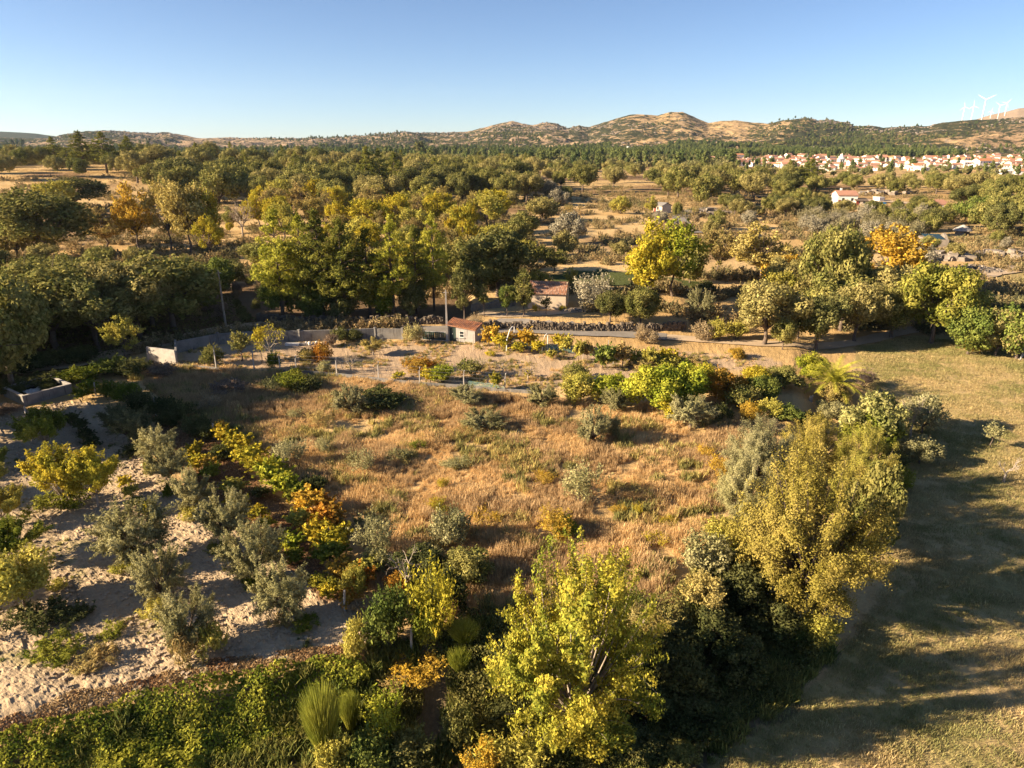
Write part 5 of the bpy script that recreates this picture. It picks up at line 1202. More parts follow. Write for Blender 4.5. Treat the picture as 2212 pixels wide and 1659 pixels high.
# ------------------------------------------------------------------ big trees on the right of the dry field
G = None
for k_, u, vt, vb, w, c, lab in [
 ('willow',1640,909,1060,135,'silver','tall silver-green tree at the left of the big group'),('willow',1612,985,1140,105,'olive','grey-green leafy tree at the lower left of the big group'),
 ('willow',1755,900,1040,120,'willowgold','golden feathery tree at the top of the big group'),('willow',1755,1000,1325,272,'willowgold','huge round golden willow dominating the right of the dry field'),
 ('willow',1850,985,1150,110,'ygreen','yellow-green tree behind the right shoulder of the huge golden willow'),('round',1885,849,968,128,'oak_pale','dense pale-topped green tree above the big group'),
 ('round',1893,1010,1200,100,'oak','dark green tree against the right side of the huge golden willow'),('willow',1870,930,1080,120,'ygreen','tall yellow-green tree behind the top of the huge golden willow'),('round',1880,890,985,120,'citrus','dark yellow-green tree under the dense pale-topped one'),
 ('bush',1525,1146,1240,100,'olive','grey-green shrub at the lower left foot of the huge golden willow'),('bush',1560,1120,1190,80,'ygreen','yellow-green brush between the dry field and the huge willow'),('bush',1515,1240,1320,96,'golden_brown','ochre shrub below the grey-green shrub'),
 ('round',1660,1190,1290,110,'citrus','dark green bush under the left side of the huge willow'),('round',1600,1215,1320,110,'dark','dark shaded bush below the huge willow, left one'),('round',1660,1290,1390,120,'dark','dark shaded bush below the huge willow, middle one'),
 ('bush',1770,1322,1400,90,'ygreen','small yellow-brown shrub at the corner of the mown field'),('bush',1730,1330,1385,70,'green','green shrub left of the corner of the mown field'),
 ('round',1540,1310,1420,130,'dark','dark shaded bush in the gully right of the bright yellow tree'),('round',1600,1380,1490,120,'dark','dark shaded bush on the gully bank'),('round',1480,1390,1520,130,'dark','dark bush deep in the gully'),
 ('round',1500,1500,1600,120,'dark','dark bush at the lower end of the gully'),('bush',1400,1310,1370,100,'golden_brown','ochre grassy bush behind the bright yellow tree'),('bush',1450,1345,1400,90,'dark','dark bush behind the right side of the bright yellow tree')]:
    S(k_,u,vb,vt,w,c,lab,G)
for k_, u, vb, vt, w, c, lab in [('bare',1966,944,852,66,'silver','leaning half-bare cork tree at the edge of the mown field'),('round',1990,935,852,80,'silver','pale green crown of small tree standing on the mown field edge'),
 ('round',1985,1000,945,76,'silver','pale green round tree at the shadow on the mown field'),('bush',1925,1010,965,60,'dark','dark low bush at the left of the pale round tree'),('sapling',2140,968,912,36,'silver','small pale tree standing alone on the mown field'),('stump',2168,1042,982,48,'dry','pollarded bare tree on the mown field near the right edge'),
 ('bush',1945,1060,1010,56,'citrus','green low shrub in the shadow of the mown field')]:
    T(k_,u,vb,vt,w,c,lab,None)

# ------------------------------------------------------------------ foreground
S('lobed',1248,1600,1225,300,'foretree','large bright yellow-green tree in the foreground centre')
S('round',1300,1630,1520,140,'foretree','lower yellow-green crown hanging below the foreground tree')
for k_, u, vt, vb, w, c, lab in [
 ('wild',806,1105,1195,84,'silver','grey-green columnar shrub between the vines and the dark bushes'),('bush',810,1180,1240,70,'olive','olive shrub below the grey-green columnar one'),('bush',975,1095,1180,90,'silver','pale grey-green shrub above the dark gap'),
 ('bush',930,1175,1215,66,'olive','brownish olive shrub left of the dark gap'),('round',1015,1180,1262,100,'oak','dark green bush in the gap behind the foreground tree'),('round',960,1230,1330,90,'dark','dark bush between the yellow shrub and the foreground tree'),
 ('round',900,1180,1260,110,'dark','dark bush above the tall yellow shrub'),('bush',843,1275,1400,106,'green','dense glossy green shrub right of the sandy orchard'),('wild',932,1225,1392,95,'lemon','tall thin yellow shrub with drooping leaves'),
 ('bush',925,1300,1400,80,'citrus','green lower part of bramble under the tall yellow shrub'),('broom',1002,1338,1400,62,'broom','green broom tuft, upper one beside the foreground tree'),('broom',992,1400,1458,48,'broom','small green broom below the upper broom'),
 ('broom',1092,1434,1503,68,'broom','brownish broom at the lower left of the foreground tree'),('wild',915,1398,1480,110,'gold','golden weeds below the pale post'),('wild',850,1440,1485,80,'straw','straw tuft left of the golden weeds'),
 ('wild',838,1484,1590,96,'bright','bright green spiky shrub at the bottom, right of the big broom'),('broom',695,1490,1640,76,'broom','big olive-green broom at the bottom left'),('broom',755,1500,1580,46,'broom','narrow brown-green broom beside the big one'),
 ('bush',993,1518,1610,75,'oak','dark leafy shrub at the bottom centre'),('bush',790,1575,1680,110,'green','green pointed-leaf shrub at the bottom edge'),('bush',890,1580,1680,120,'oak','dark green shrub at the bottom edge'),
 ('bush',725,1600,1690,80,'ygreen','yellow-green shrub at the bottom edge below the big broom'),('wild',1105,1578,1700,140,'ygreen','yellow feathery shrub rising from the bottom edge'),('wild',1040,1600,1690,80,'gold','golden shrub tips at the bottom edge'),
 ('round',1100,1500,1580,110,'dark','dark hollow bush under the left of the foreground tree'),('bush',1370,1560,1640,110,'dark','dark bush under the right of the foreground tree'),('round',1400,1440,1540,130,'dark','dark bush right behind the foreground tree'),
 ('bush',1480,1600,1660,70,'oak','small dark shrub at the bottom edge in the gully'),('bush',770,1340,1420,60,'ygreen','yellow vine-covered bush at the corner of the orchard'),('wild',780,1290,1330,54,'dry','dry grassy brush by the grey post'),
 ('bush',862,1240,1290,60,'orange','rusty bramble above the glossy green shrub'),('bush',760,1225,1290,60,'ygreen','yellow-green bramble above the grey post'),('stump',880,1290,1185,70,'dry','bare grey twigs sticking out above the tall yellow shrub')]:
    S(k_,u,vb,vt,w,c,lab,G) if k_ != 'stump' else T(k_,u,1290,1185,70,c,lab,G)

# ------------------------------------------------------------------ the yard
G = 'small trees in the walled yard'
for k_, u, vb, vt, w, c, lab in [
 ('bush',458,787,746,50,'oak','dark green bush behind the wire fence at the left end of the yard'),('sapling',523,780,717,46,'oak','thin dark tree against the grey garden wall'),
 ('bare',588,786,704,70,'lemon','V-shaped tree with half bare and half lemon-yellow crown'),('sapling',566,783,706,30,'lemon','lemon-yellow column of leaves on the left of the V-shaped tree'),
 ('bush',698,782,740,46,'orange','orange persimmon-like bush in the yard'),('bush',668,782,752,40,'golden_brown','brownish lower bush left of the orange one'),('bare',758,802,765,50,'dry','low twisted leafless tree in the yard'),
 ('fruit',806,766,728,46,'golden_brown','little golden umbrella-shaped tree in front of the wall'),('bush',896,741,700,46,'cream','pale cream flowering bush left of the green gate'),('bush',905,801,771,76,'orange','flat orange shrub behind the wire fence'),
 ('bush',957,826,788,54,'bright','bright green-yellow bush right of the flat orange shrub'),('vine',930,826,795,40,'lemon','yellow vine between the orange and the bright bush'),('bare',1027,813,772,66,'oak','green and bare bush behind the fence posts'),
 ('bush',1018,812,775,50,'oak','dark round bush behind the fence posts'),('bare',1086,806,778,44,'dry','leafless spreading bush right of the dark round one'),('bare',1141,822,782,46,'gold','golden thin bush behind the silvery olives'),
 ('vine',1068,843,805,28,'yellow','yellow vine on the right end of the fence'),('vine',1142,815,800,20,'lemon','single yellow shoot in the yard'),('bush',738,738,708,40,'oak_dark','dark bush against the garden wall, left one'),
 ('bush',765,738,710,36,'oak_dark','dark bush against the garden wall, right one'),('bush',716,748,722,34,'purple','purplish bush against the garden wall'),('wild',1032,716,676,30,'dry','pale dry shrub right behind the shed roof'),
 ('vine',860,820,802,28,'lemon','low yellow-green vine left of the flat orange shrub'),('vine',642,812,795,22,'lemon','little green plant behind the low wall'),('bush',700,806,780,34,'olive','pale weed behind the low wall'),('herb',350,800,790,26,'olive','grey weed at the pale corner wall')]:
    T(k_,u,vb,vt,w,c,lab,G)
G = 'vines of the row in the yard right of the shed'
for i_, (k_, u, vb, vt, w, c, lab) in enumerate([('vine',1056,748,703,38,'gold','golden vine next to the shed'),('vine',1078,756,722,40,'lemon','yellow-green vine left of the first arch'),('vine',1094,752,716,30,'gold','thin vine right beside the first arch'),('vine',1135,752,709,44,'gold','bushy golden vine between the two arches'),
 ('vine',1120,762,738,30,'lemon','low vine right of the first arch'),('vine',1160,762,735,30,'lemon','small vine left of the second arch'),('vine',1205,758,722,38,'lemon','yellow vine right of the second arch'),('vine',1222,764,724,34,'ygreen','greenish vine beside the white stake'),
 ('vine',1250,780,736,28,'ygreen','tall thin vine at the white stake'),('vine',1268,776,735,30,'straw','sparse vine right of the white stake'),('vine',1302,798,744,46,'green','green vine with a dark trunk in the yard'),('vine',1345,792,742,40,'straw','sparse yellow vine right of the green one'),
 ('vine',1370,790,755,34,'ygreen','low vine tangled left of the tall stake'),('vine',1405,796,750,36,'ygreen','vine on the tall stake'),('vine',1443,790,752,50,'lemon','yellow-green vine at the right end of the row'),('bush',1396,742,712,50,'dry','dry brown bush beside the road'),('wild',1383,735,700,24,'dry','pale tuft beside the road'),
 ('herb',1060,768,757,22,'lemon','low yellow shoot at the golden vine'),('vine',1190,775,755,24,'ygreen','low shoot under the second arch')]):
    T(k_,u,vb,vt,w,c,lab,G)

# ------------------------------------------------------------------ trees behind the road
for k_, u, vb, vt, w, c, lab in [
 ('airy',275,776,684,78,'ygreen','lone yellow-green tree at the left end of the garden wall'),
 # pines and oaks by the barn
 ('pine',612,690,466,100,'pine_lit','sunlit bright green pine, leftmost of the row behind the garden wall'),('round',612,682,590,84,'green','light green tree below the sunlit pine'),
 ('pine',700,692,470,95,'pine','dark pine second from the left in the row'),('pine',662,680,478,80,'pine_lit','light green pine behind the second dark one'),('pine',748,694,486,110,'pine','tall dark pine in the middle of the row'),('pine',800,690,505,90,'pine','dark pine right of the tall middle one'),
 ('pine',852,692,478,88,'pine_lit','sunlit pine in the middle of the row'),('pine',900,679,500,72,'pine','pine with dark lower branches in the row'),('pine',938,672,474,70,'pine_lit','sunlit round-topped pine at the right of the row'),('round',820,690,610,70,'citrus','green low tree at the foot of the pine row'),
 ('round',680,690,615,70,'green','low green tree at the left foot of the pine row'),('round',740,692,625,66,'oak_dark','dark low tree under the tall dark pine'),('round',890,690,610,60,'oak_dark','dark low tree under the right pines'),
 ('oak',1003,640,522,120,'oak','broad green oak left of the pair behind the barn'),('oak',1075,640,505,150,'oak_dark','large dark oak behind the barn'),('oak',1035,650,560,90,'oak','lower bough of oak in front of the large dark one'),
 ('airy',1003,690,590,56,'oak_dark','dark column-like tree between shed pole and barn'),('sapling',1046,684,616,30,'oak','slim tree right of the dark column-like one'),('airy',1094,684,618,40,'green','green tree with a thin trunk left of the barn'),
 ('airy',1130,685,588,54,'oak','tall green tree overhanging the left end of the barn roof'),('airy',1160,640,585,60,'ygreen','yellow-green tree behind the barn roof'),('sapling',1180,680,642,24,'oak_dark','little dark tree in front of the barn wall'),('herb',1158,672,658,16,'lemon','tiny lemon-yellow bush at the barn wall, left one'),('herb',1215,672,660,16,'lemon','tiny lemon-yellow bush at the barn wall, right one'),
 ('sapling',1233,628,580,26,'ygreen','young tree with pale trunk behind the barn'),('airy',1196,590,540,60,'oak','tree standing in the gap above the barn'),('airy',1140,585,520,70,'ygreen','yellow-green tree above the barn'),
 ('wild',1285,668,590,80,'grey','grey-brown half bare bush right of the barn'),('round',1318,696,634,64,'oak_dark','dark round tree right of the grey-brown bush'),('oak',1383,708,622,84,'oak','dark green tree beside the road below the big yellow ones'),
 ('airy',1400,662,484,110,'lemon','big bright yellow tree, left of the pair'),('airy',1452,640,484,120,'bright','big yellow-green tree, right of the pair'),('airy',1395,640,540,90,'lemon','low bright yellow bough of tree in front of the big pair'),('round',1490,610,525,60,'oak','green tree behind the right side of the big yellow pair'),
 ('airy',1550,600,502,74,'straw','brownish autumn tree between the big yellow pair and the pale one'),('airy',1640,612,487,118,'golden_brown','pale gold tree with a thin trunk'),('round',1690,625,553,80,'gold','golden low tree left of the dark green oak'),
 ('oak',1782,695,500,125,'oak','tall dark green oak in the right wood'),('oak',1760,690,590,100,'oak_olive','olive green oak in front of the tall dark one'),('airy',1905,640,494,140,'gold','golden yellow tree crown behind the right wood'),('airy',1900,690,590,90,'yellow','bright yellow tree between the oaks of the right wood'),
 ('airy',1955,600,550,56,'yellow','small yellow tree right of the golden crown'),('round',1985,590,530,70,'grey','grey-green willow in front of the stone ruin'),('oak',2010,742,577,150,'limeoak','big yellow-green oak at the edge of the mown field'),('oak',2070,740,620,90,'ygreen','yellowish oak at the right side of the big yellow-green one'),
 ('oak',1650,745,613,150,'oak_olive','big oak with a leaning pale trunk beside the road'),('round',1690,755,690,50,'oak','dark bush right under the leaning oak'),('oak',1762,755,640,110,'oak_dark','dark oak behind the palm'),('oak',1845,738,613,110,'oak_olive','olive oak with a dark leaning trunk'),('oak',1925,730,620,110,'oak','green oak between the leaning one and the big yellow-green one'),
 ('olive',1511,690,627,56,'silver','grey olive beside the road under the trees'),('round',1518,638,606,46,'oak_dark','small dark tree behind the grey olive'),('bush',1550,735,690,50,'ygreen','yellowish fence hedge section beside the road'),('bush',1520,735,695,44,'dry','dry fence hedge left of the yellowish section'),('bush',1590,733,695,44,'ygreen','yellow-green hedge left of the leaning oak'),
 ('round',2090,765,665,90,'green','leafy bush at the left end of the thicket by the right edge'),('bush',2100,765,722,36,'gold','orange-yellow small bush in front of the thicket'),('round',2150,770,672,100,'oak_olive','olive green bush in the thicket by the right edge'),('round',2195,775,665,110,'green','tall green bush of the thicket by the right edge'),('round',2240,770,650,120,'oak_olive','bush of the thicket cut by the right edge'),
 # left middle
 ('oak',105,558,417,190,'oak','large dark green oak at the left, in front of the golden trees'),('round',40,560,450,110,'oak_olive','olive green tree cut by the left edge beside the large oak'),('oak',165,452,388,130,'oak_dark','dark mound-shaped tree above the large left oak'),
 ('airy',302,542,405,84,'gold','golden yellow tree, brightest on the left'),('airy',370,542,394,76,'golden_brown','brownish half bare tree right of the golden one'),('airy',412,548,404,90,'golden_brown','tall sparse golden tree with a dark trunk'),('airy',455,545,420,70,'yellow','yellow tree behind the tall sparse one'),
 ('airy',230,535,452,96,'straw','pale gold bushy tree left of the golden one'),('airy',455,560,470,60,'lemon','lemon-yellow slim tree below the golden ones'),('bare',525,515,434,60,'purple','purplish bare tree right of the golden trees'),('round',685,455,391,60,'yellow','round yellow tree at centre left'),
 ('airy',1000,560,448,66,'yellow','bright yellow tree at centre above the pines'),('round',1172,478,430,66,'oak_olive','rounded rusty green tree above centre'),('airy',120,470,395,90,'ygreen','dull yellow tree above the large left oak'),('round',565,572,520,70,'oak','dark tree left of the sunlit pine'),
 ('round',470,640,560,70,'green','light green tree above the wooden pole'),('far_pine',908,350,308,26,'oak_dark','lone round-headed tree standing above the wood at centre'),
 ('round',1340,462,425,44,'ygreen','pale yellow-green bush on the dry slope'),('airy',1405,465,425,28,'ygreen','slender pale tree left of the block house'),('round',1462,470,438,20,'oak','small bush right of the block house')]:
    T(k_,u,vb,vt,w,c,lab,None)
for u, w, vt, vb, lab in [(150,46,322,366,'leftmost of the tall pines on the left skyline'),(185,60,290,372,'tallest pine on the left skyline'),(232,60,292,374,'broad pine right of the tallest on the left skyline'),(285,46,300,372,'pointed pine, rightmost on the left skyline'),(122,40,300,360,'slim pine left of the tallest on the left skyline'),
   (795,50,325,430,'tall pine in the dark wood left of centre'),(822,46,330,430,'second tall pine in the dark wood left of centre'),(855,44,335,425,'third pine in the dark wood left of centre'),(720,36,350,410,'slim pine in the wood above the yellow trees'),(1700,50,350,410,'dark pine below the church, left of the pair'),(1748,60,348,412,'dark pine below the church, right of the pair'),(1725,40,360,408,'smaller pine between the pair below the church'),
   (940,40,345,410,'pine right of the third one in the dark wood'),(965,36,350,408,'small pine in the dark wood right of centre')]:
    T('pine',u,vb,vt,w,'pine',lab,'pines standing above the woods')

# ------------------------------------------------------------------ woods: trees placed one by one over each wooded plot
BACK = []
def fill(polyv, kinds, spacing, hr, label, group, n=400, maxn=200, wr=(.85, 1.25), clear=.55):
    poly = np.array([at(u, v)[:2] for u, v in polyv]); pts = sample_poly(poly, n, 1.0); cnt = 0; kept = []
    for (x, y) in pts:
        if any((x-a)**2+(y-b)**2 < spacing**2 for a, b in kept): continue
        if any((x-a)**2+(y-b)**2 < (clear*c+spacing*.35)**2 for a, b, c in PLACED): continue
        kept.append((x, y)); k, col, nm = kinds[RNG.integers(0, len(kinds))]; h = RNG.uniform(*hr)
        if k in ('bush', 'wild'): h *= .45
        W = h*RNG.uniform(*wr)*(.45 if k == 'pine' else .8 if k == 'airy' else 1.0)
        if math.hypot(x, y) > 395 and k in ('oak', 'round'):
            BACK.append((x, y, h/8.2)); PLACED.append((x, y, W/2)); cnt += 1; continue
        put(k, Vector((x, y, gz(x, y))), W, h, nm+' '+label, COL[col], nm+'s '+group); cnt += 1
        if cnt >= maxn: break
    return cnt
OAKD = [('oak','oak_dark','dark holm oak'),('oak','oak','green oak'),('oak','oak','green oak'),('oak','oak_olive','olive-green oak'),('round','oak','bushy green oak')]
YEL = [('airy','ygreen','yellow-green tree'),('airy','lemon','lemon-yellow tree'),('airy','golden_brown','golden brown tree'),('round','ygreen','bushy yellow-green tree'),('airy','straw','straw-coloured tree')]
MIXB = [('round','oak','green bush'),('round','oak_olive','olive bush'),('bush','dry','dry brown shrub'),('round','grey','grey shrub'),('bush','olive','silvery shrub'),('wild','straw','straw-coloured shrub')]
n_ = []
n_.append(fill([(-200,648),(0,640),(300,646),(420,650),(430,690),(400,700),(0,712),(-200,712)], OAKD[1:], 4.6, (4.8, 6.8), 'at the back of the left wood', 'at the back of the left wood', 700, 50))
n_.append(fill([(-260,715),(0,715),(300,700),(440,712),(330,735),(235,765),(150,775),(0,800),(-300,830)], [('oak','oak_pale','pale green oak'),('oak','oak','dark oak'),('oak','oak_olive','olive-green oak'),('airy','oak_pale','slim tree')], 4.4, (7.5, 11.0), 'in the shaded wood at the left, behind the garden wall', 'in the shaded wood at the left', 900, 70))
n_.append(fill([(0,585),(200,575),(560,610),(560,640),(0,640)], OAKD, 6.5, (3.8, 5.4), 'just above the shaded left wood', 'just above the shaded left wood', 400, 26))
n_.append(fill([(430,610),(575,600),(575,690),(430,705)], [('bush','dry','dry brown shrub'),('bush','purple','purplish brown shrub'),('wild','straw','straw-coloured shrub'),('bush','oak_dark','dark shrub')], 3.2, (2.6, 4.4), 'on the brown slope above the wooden pole', 'on the brown slope above the wooden pole', 300, 40, clear=.8))
n_.append(fill([(600,672),(930,668),(930,690),(620,700)], [('pine','pine','dark pine'),('round','oak_dark','dark understorey tree')], 5, (6, 12), 'inside the pine row', 'inside the pine row', 200, 12))
n_.append(fill([(640,520),(1060,520),(1080,600),(960,640),(600,640)], YEL+[('oak','oak','green tree')], 8.5, (5.5, 8.5), 'just behind the pine row at centre left', 'just behind the pine row', 500, 46))
n_.append(fill([(560,460),(1080,470),(1060,522),(560,522)], YEL, 10, (8, 11.5), 'in the yellow wood at centre left', 'in the yellow wood at centre left', 600, 55))
n_.append(fill([(-100,455),(0,470),(560,440),(560,500),(480,520),(200,455),(0,500),(-100,500)], MIXB+YEL[:2], 13, (3, 4.8), 'around the golden trees at left', 'on the dry slope around the golden trees', 400, 36, clear=.8))
n_.append(fill([(300,408),(1120,398),(1150,440),(760,462),(560,452),(420,448),(380,430)], OAKD, 13, (11, 15), 'in the dark centre-left wood', 'in the dark centre-left wood', 900, 110))
n_.append(fill([(-80,350),(60,346),(300,352),(300,384),(150,386),(-80,392)], OAKD, 12, (9, 13), 'on the wooded rise at the upper left', 'on the wooded rise at the upper left', 500, 50))
n_.append(fill([(280,356),(1150,368),(1150,398),(300,404)], OAKD+[('pine','pine','tall pine')], 18, (12, 16), 'in the far wood left of centre', 'in the far wood left of centre', 900, 110))
n_.append(fill([(1080,425),(1230,425),(1260,560),(1100,560)], MIXB+[('oak','oak','green oak')], 12, (5, 8), 'on the scrubby slope at centre', 'on the scrubby slope at centre', 300, 30, clear=.9))
n_.append(fill([(1230,480),(1480,470),(1500,520),(1340,560),(1230,560)], MIXB, 14, (3, 5), 'above the big yellow pair', 'above the big yellow pair', 300, 16, clear=.9))
n_.append(fill([(1150,372),(1450,372),(1460,420),(1350,415),(1150,420)], OAKD, 25, (9, 13), 'scattered on the golden fields at centre', 'scattered on the golden fields at centre', 500, 34, clear=1.2))
n_.append(fill([(1450,392),(1560,398),(1720,412),(1690,440),(1560,428),(1520,444),(1440,430)], OAKD, 13, (9, 14), 'between the grey road and the village', 'between the grey road and the village', 500, 55))
n_.append(fill([(1640,406),(1900,404),(2212,400),(2400,398),(2400,420),(2060,424),(1780,414),(1700,426)], OAKD, 12, (6.5, 9.5), 'in the belt before the village', 'in the belt before the village', 900, 100))
n_.append(fill([(1690,440),(1770,446),(1800,458),(1900,458),(1930,450),(2000,454),(2000,470),(1720,474)], OAKD, 9, (4, 6), 'near the white house', 'around the white house with the red roof', 300, 30))
n_.append(fill([(2060,425),(2400,415),(2500,520),(2200,540),(2080,480)], OAKD+[('round','green','light green bush')], 11, (7, 11), 'in the thick right-edge wood', 'in the thick right-edge wood', 500, 60))
n_.append(fill([(1720,475),(1990,475),(1985,520),(1760,520)], [('wild','thicket','silvery brush'),('bush','thicket','silvery shrub'),('bush','grey','grey shrub')], 6, (9, 12), 'in the pale grey thicket', 'in the pale grey thicket', 400, 50))
n_.append(fill([(1500,462),(1720,468),(1720,520),(1500,520)], MIXB, 13, (3, 6), 'left of the pale grey thicket', 'left of the pale grey thicket', 300, 22, clear=.9))
n_.append(fill([(1580,690),(1660,640),(1960,640),(2060,690),(1960,700),(1720,735)], [('oak','oak','green oak'),('oak','oak_olive','olive oak'),('airy','ygreen','yellowish tree')], 7, (6, 9), 'in the wood right of the leaning oak', 'in the wood right of the leaning oak', 300, 18))
n_.append(fill([(1980,535),(2212,500),(2212,560),(2000,565)], MIXB, 9, (2.5, 4.5), 'among the rocks below the stone ruin', 'among the rocks below the stone ruin', 200, 20, clear=.9))
n_.append(fill([(1560,455),(1760,450),(1760,470),(1560,476)], OAKD, 11, (6, 8.5), 'on the slope below the dark village wood', 'on the slope below the dark village wood', 200, 14, clear=.9))
n_.append(fill([(1890,468),(2060,470),(2080,500),(1990,512),(1900,490)], OAKD, 9, (4.5, 6.5), 'above the stone ruin', 'above the stone ruin', 200, 14, clear=.8))
for x_, y_, h_, lb in [(-50,54,11,'tall oak beyond the left edge, nearest the water tank'),(-51,61,11.5,'second tall oak beyond the left edge behind the water tank'),(-52,68,12,'third tall oak beyond the left edge behind the water tank'),(-57,57,12,'tall oak farther left beyond the water tank')]:
    put('oak', Vector((x_, y_, gz(x_, y_))), 9, h_, lb, COL['oak'])
# trees outside the left of the picture, whose shade reaches into it
n_.append(fill([(-900,1050),(-300,860),(-160,870),(-230,1000),(-700,1200)], [('oak','oak','green oak')], 6.5, (6.5, 9), 'on the shaded bank left of the orchard', 'on the shaded bank left of the orchard', 200, 5))
n_.append(fill([(-900,1500),(-420,1230),(-260,1330),(-700,1640)], [('round','oak','bushy tree')], 6, (3, 4), 'along the path left of the orchard', 'along the path left of the orchard', 60, 2))
print('FILL', n_, sum(n_), 'objects', len(bpy.data.objects))

# labels of the filled woods told apart by place
_gr = {}
for o in bpy.data.objects:
    if o.parent is None and 'group' in o and o.type == 'EMPTY' and o.name.split('.')[0] in ('oak_tree', 'bushy_tree', 'autumn_tree', 'pine_tree', 'shrub', 'wild_shrub'): _gr.setdefault(o['label'], []).append(o)
_ord = ['', 'second ', 'third ', 'fourth ', 'fifth ', 'sixth ', 'seventh ', 'eighth ', 'ninth ', 'tenth ']
for lab, os_ in _gr.items():
    n = len(os_)
    if n < 2 or n > 30: continue
    os_.sort(key=lambda o: o.location.y); nr = 1 if n <= 10 else (2 if n <= 20 else 3); rows = np.array_split(np.arange(n), nr)
    for q, row in enumerate(rows):
        rn = {1: '', 2: ('front', 'back')[min(q, 1)]+' row, ', 3: ('front', 'middle', 'back')[q]+' row, '}[nr]
        for i, j in enumerate(sorted(row, key=lambda j: os_[j].location.x/os_[j].location.y)):
            os_[j]['label'] = (lab if len(lab.split()) < 10 else lab.split(',')[0])+', '+rn+(_ord[i]+'from left' if i else 'leftmost')
# ------------------------------------------------------------------ stuff: far woods, hill scrub, grass, ivy, litter
mo_ = leaf_mat('far_oak_leaves', (.12,.135,.05), (.27,.24,.10), .15, .02)
mp_ = leaf_mat('far_pine_leaves', (.08,.11,.038), (.17,.19,.06), .15, .02)
def with_mat(kind, mat):
    out = []
    for (cm, tm, W, H) in KIND[kind]:
        c = cm.copy(); c.materials[0] = mat; out.append((c, kind))
    return out
FO = with_mat('far_oak', mo_); FP = with_mat('far_pine', mp_); FAR = FO+FP
FOn = with_mat('oak', leaf_mat('back_oak_leaves', COL['oak'][0], COL['oak_olive'][1], .2, .06))
_b = np.array(BACK); scatter('back_oaks', np.column_stack([_b[:, 0], _b[:, 1], land(_b[:, 0], _b[:, 1])-.3]), _b[:, 2], RNG.random(len(_b))*6.283, FOn, 'oaks of the farther woods in front of the village and under the left skyline')
def far_wood(name, polyv, n, fp, smin, smax, label, thr=None):
    pts = sample_poly(wpoly(polyv), n, 0)
    if thr is not None: pts = pts[fbm(pts[:, 0]/110, pts[:, 1]/110, 301, 4) > thr]
    z = land(pts[:, 0], pts[:, 1]); idx = np.where(RNG.random(len(pts)) < fp, RNG.integers(len(FO), len(FAR), len(pts)), RNG.integers(0, len(FO), len(pts)))
    scatter(name, np.column_stack([pts, z-.4]), RNG.uniform(smin, smax, len(pts)), RNG.random(len(pts))*6.283, FAR, label, idx)
far_wood('far_wood', [(-500,346),(300,340),(900,338),(1250,346),(1560,352),(1600,362),(1440,376),(1150,368),(300,374),(-500,372)], 3600, .25, .9, 1.5, 'far wood of dark oaks and pines reading as one mass below the hills', -.12)
far_wood('pine_belt', [(1060,330.0),(1500,328),(2010,333),(2120,342),(1900,345),(1640,342),(1560,346),(1300,346),(1060,338)], 5200, .8, .8, 1.25, 'dense green pine belt behind the village at the foot of the hills', -.03)
far_wood('plain_woods', [(-800,330),(1100,330),(1100,338),(-800,346)], 3200, .4, .9, 1.4, 'hazy woods on the plain under the left hills', -.1)
far_wood('village_trees', [(1560,344),(2400,344),(2400,384),(1700,386),(1560,362)], 420, .3, .5, .9, 'green trees mixed in among the village houses')
# trees and scrub on the hills
az = RNG.uniform(-.72, .72, 22000); r = RNG.uniform(1500, 2740, 22000); x = r*np.sin(az); y = r*np.cos(az)
den = np.interp(az, [-0.7, -0.2, 0.05, 0.12, 0.22, 0.30, 0.36, 0.44, 0.50, 0.58, 0.8], [.18,.2,.18,.13,.08,.08,.34,.52,.38,.09,.08])
m = (fbm(x/240, y/240, 401, 4)+.5)*1.25+(RNG.random(len(x))-.5)*.25 < den+.28
x, y = x[m], y[m]; z = land(x, y)
scatter('hill_trees', np.column_stack([x, y, z-.8]), RNG.uniform(.35, 1.0, len(x)), RNG.random(len(x))*6.283, FAR, 'dark trees and scrub dotted over the rocky hills', RNG.integers(0, len(FAR), len(x)))
az = RNG.uniform(-.72, .72, 9000); r = np.where(RNG.random(9000) < .5, RNG.uniform(2450, 2720, 9000), RNG.uniform(1650, 2720, 9000)); x = r*np.sin(az); y = r*np.cos(az)
m = fbm(x/150, y/150, 411, 4) > .0; x, y = x[m][:4500], y[m][:4500]; z = land(x, y)
rk = stone_mesh('boulder', plain_mat('hill_granite', (.27,.22,.175), (.18,.15,.125), .3, .95, 0), [(0,0,0,3,2.6,2.2),(1.8,.6,-.2,2.2,2,1.5)], 9)
scatter('hill_boulders', np.column_stack([x, y, z]), RNG.uniform(.5, 1.9, len(x)), RNG.random(len(x))*6.283, [(rk, 'boulder')], 'granite boulders strewn along the crests of the hills')
# grass
mdry = leaf_mat('dry_grass', (.80,.58,.30), (.58,.39,.175), .4, .12, .35)
mtan = leaf_mat('tall_dead_grass', (.64,.46,.25), (.42,.28,.14), .35, .1, .35)
mgr = leaf_mat('mown_grass', (.52,.40,.20), (.28,.27,.10), .3, .16, .35)
mwd = leaf_mat('green_weeds', (.12,.15,.04), (.28,.25,.07), .3, .3, .4)
mred = leaf_mat('fallen_leaves', (.26,.14,.07), (.36,.25,.12), .2, .4, .5)
DG = [(grass_tuft(600+i, 46, .38+.08*i, .022, .30, .65, mdry), 'dry_tuft') for i in range(3)]; TG = [(grass_tuft(610+i, 46, .6, .024, .28, .45, mtan), 'tall_tuft') for i in range(2)]
SG = [(grass_tuft(620+i, 40, .17, .02, .34, .9, mgr), 'short_tuft') for i in range(3)]; WD = [(grass_tuft(630+i, 50, .42, .045, .26, .8, mwd), 'weed') for i in range(3)]
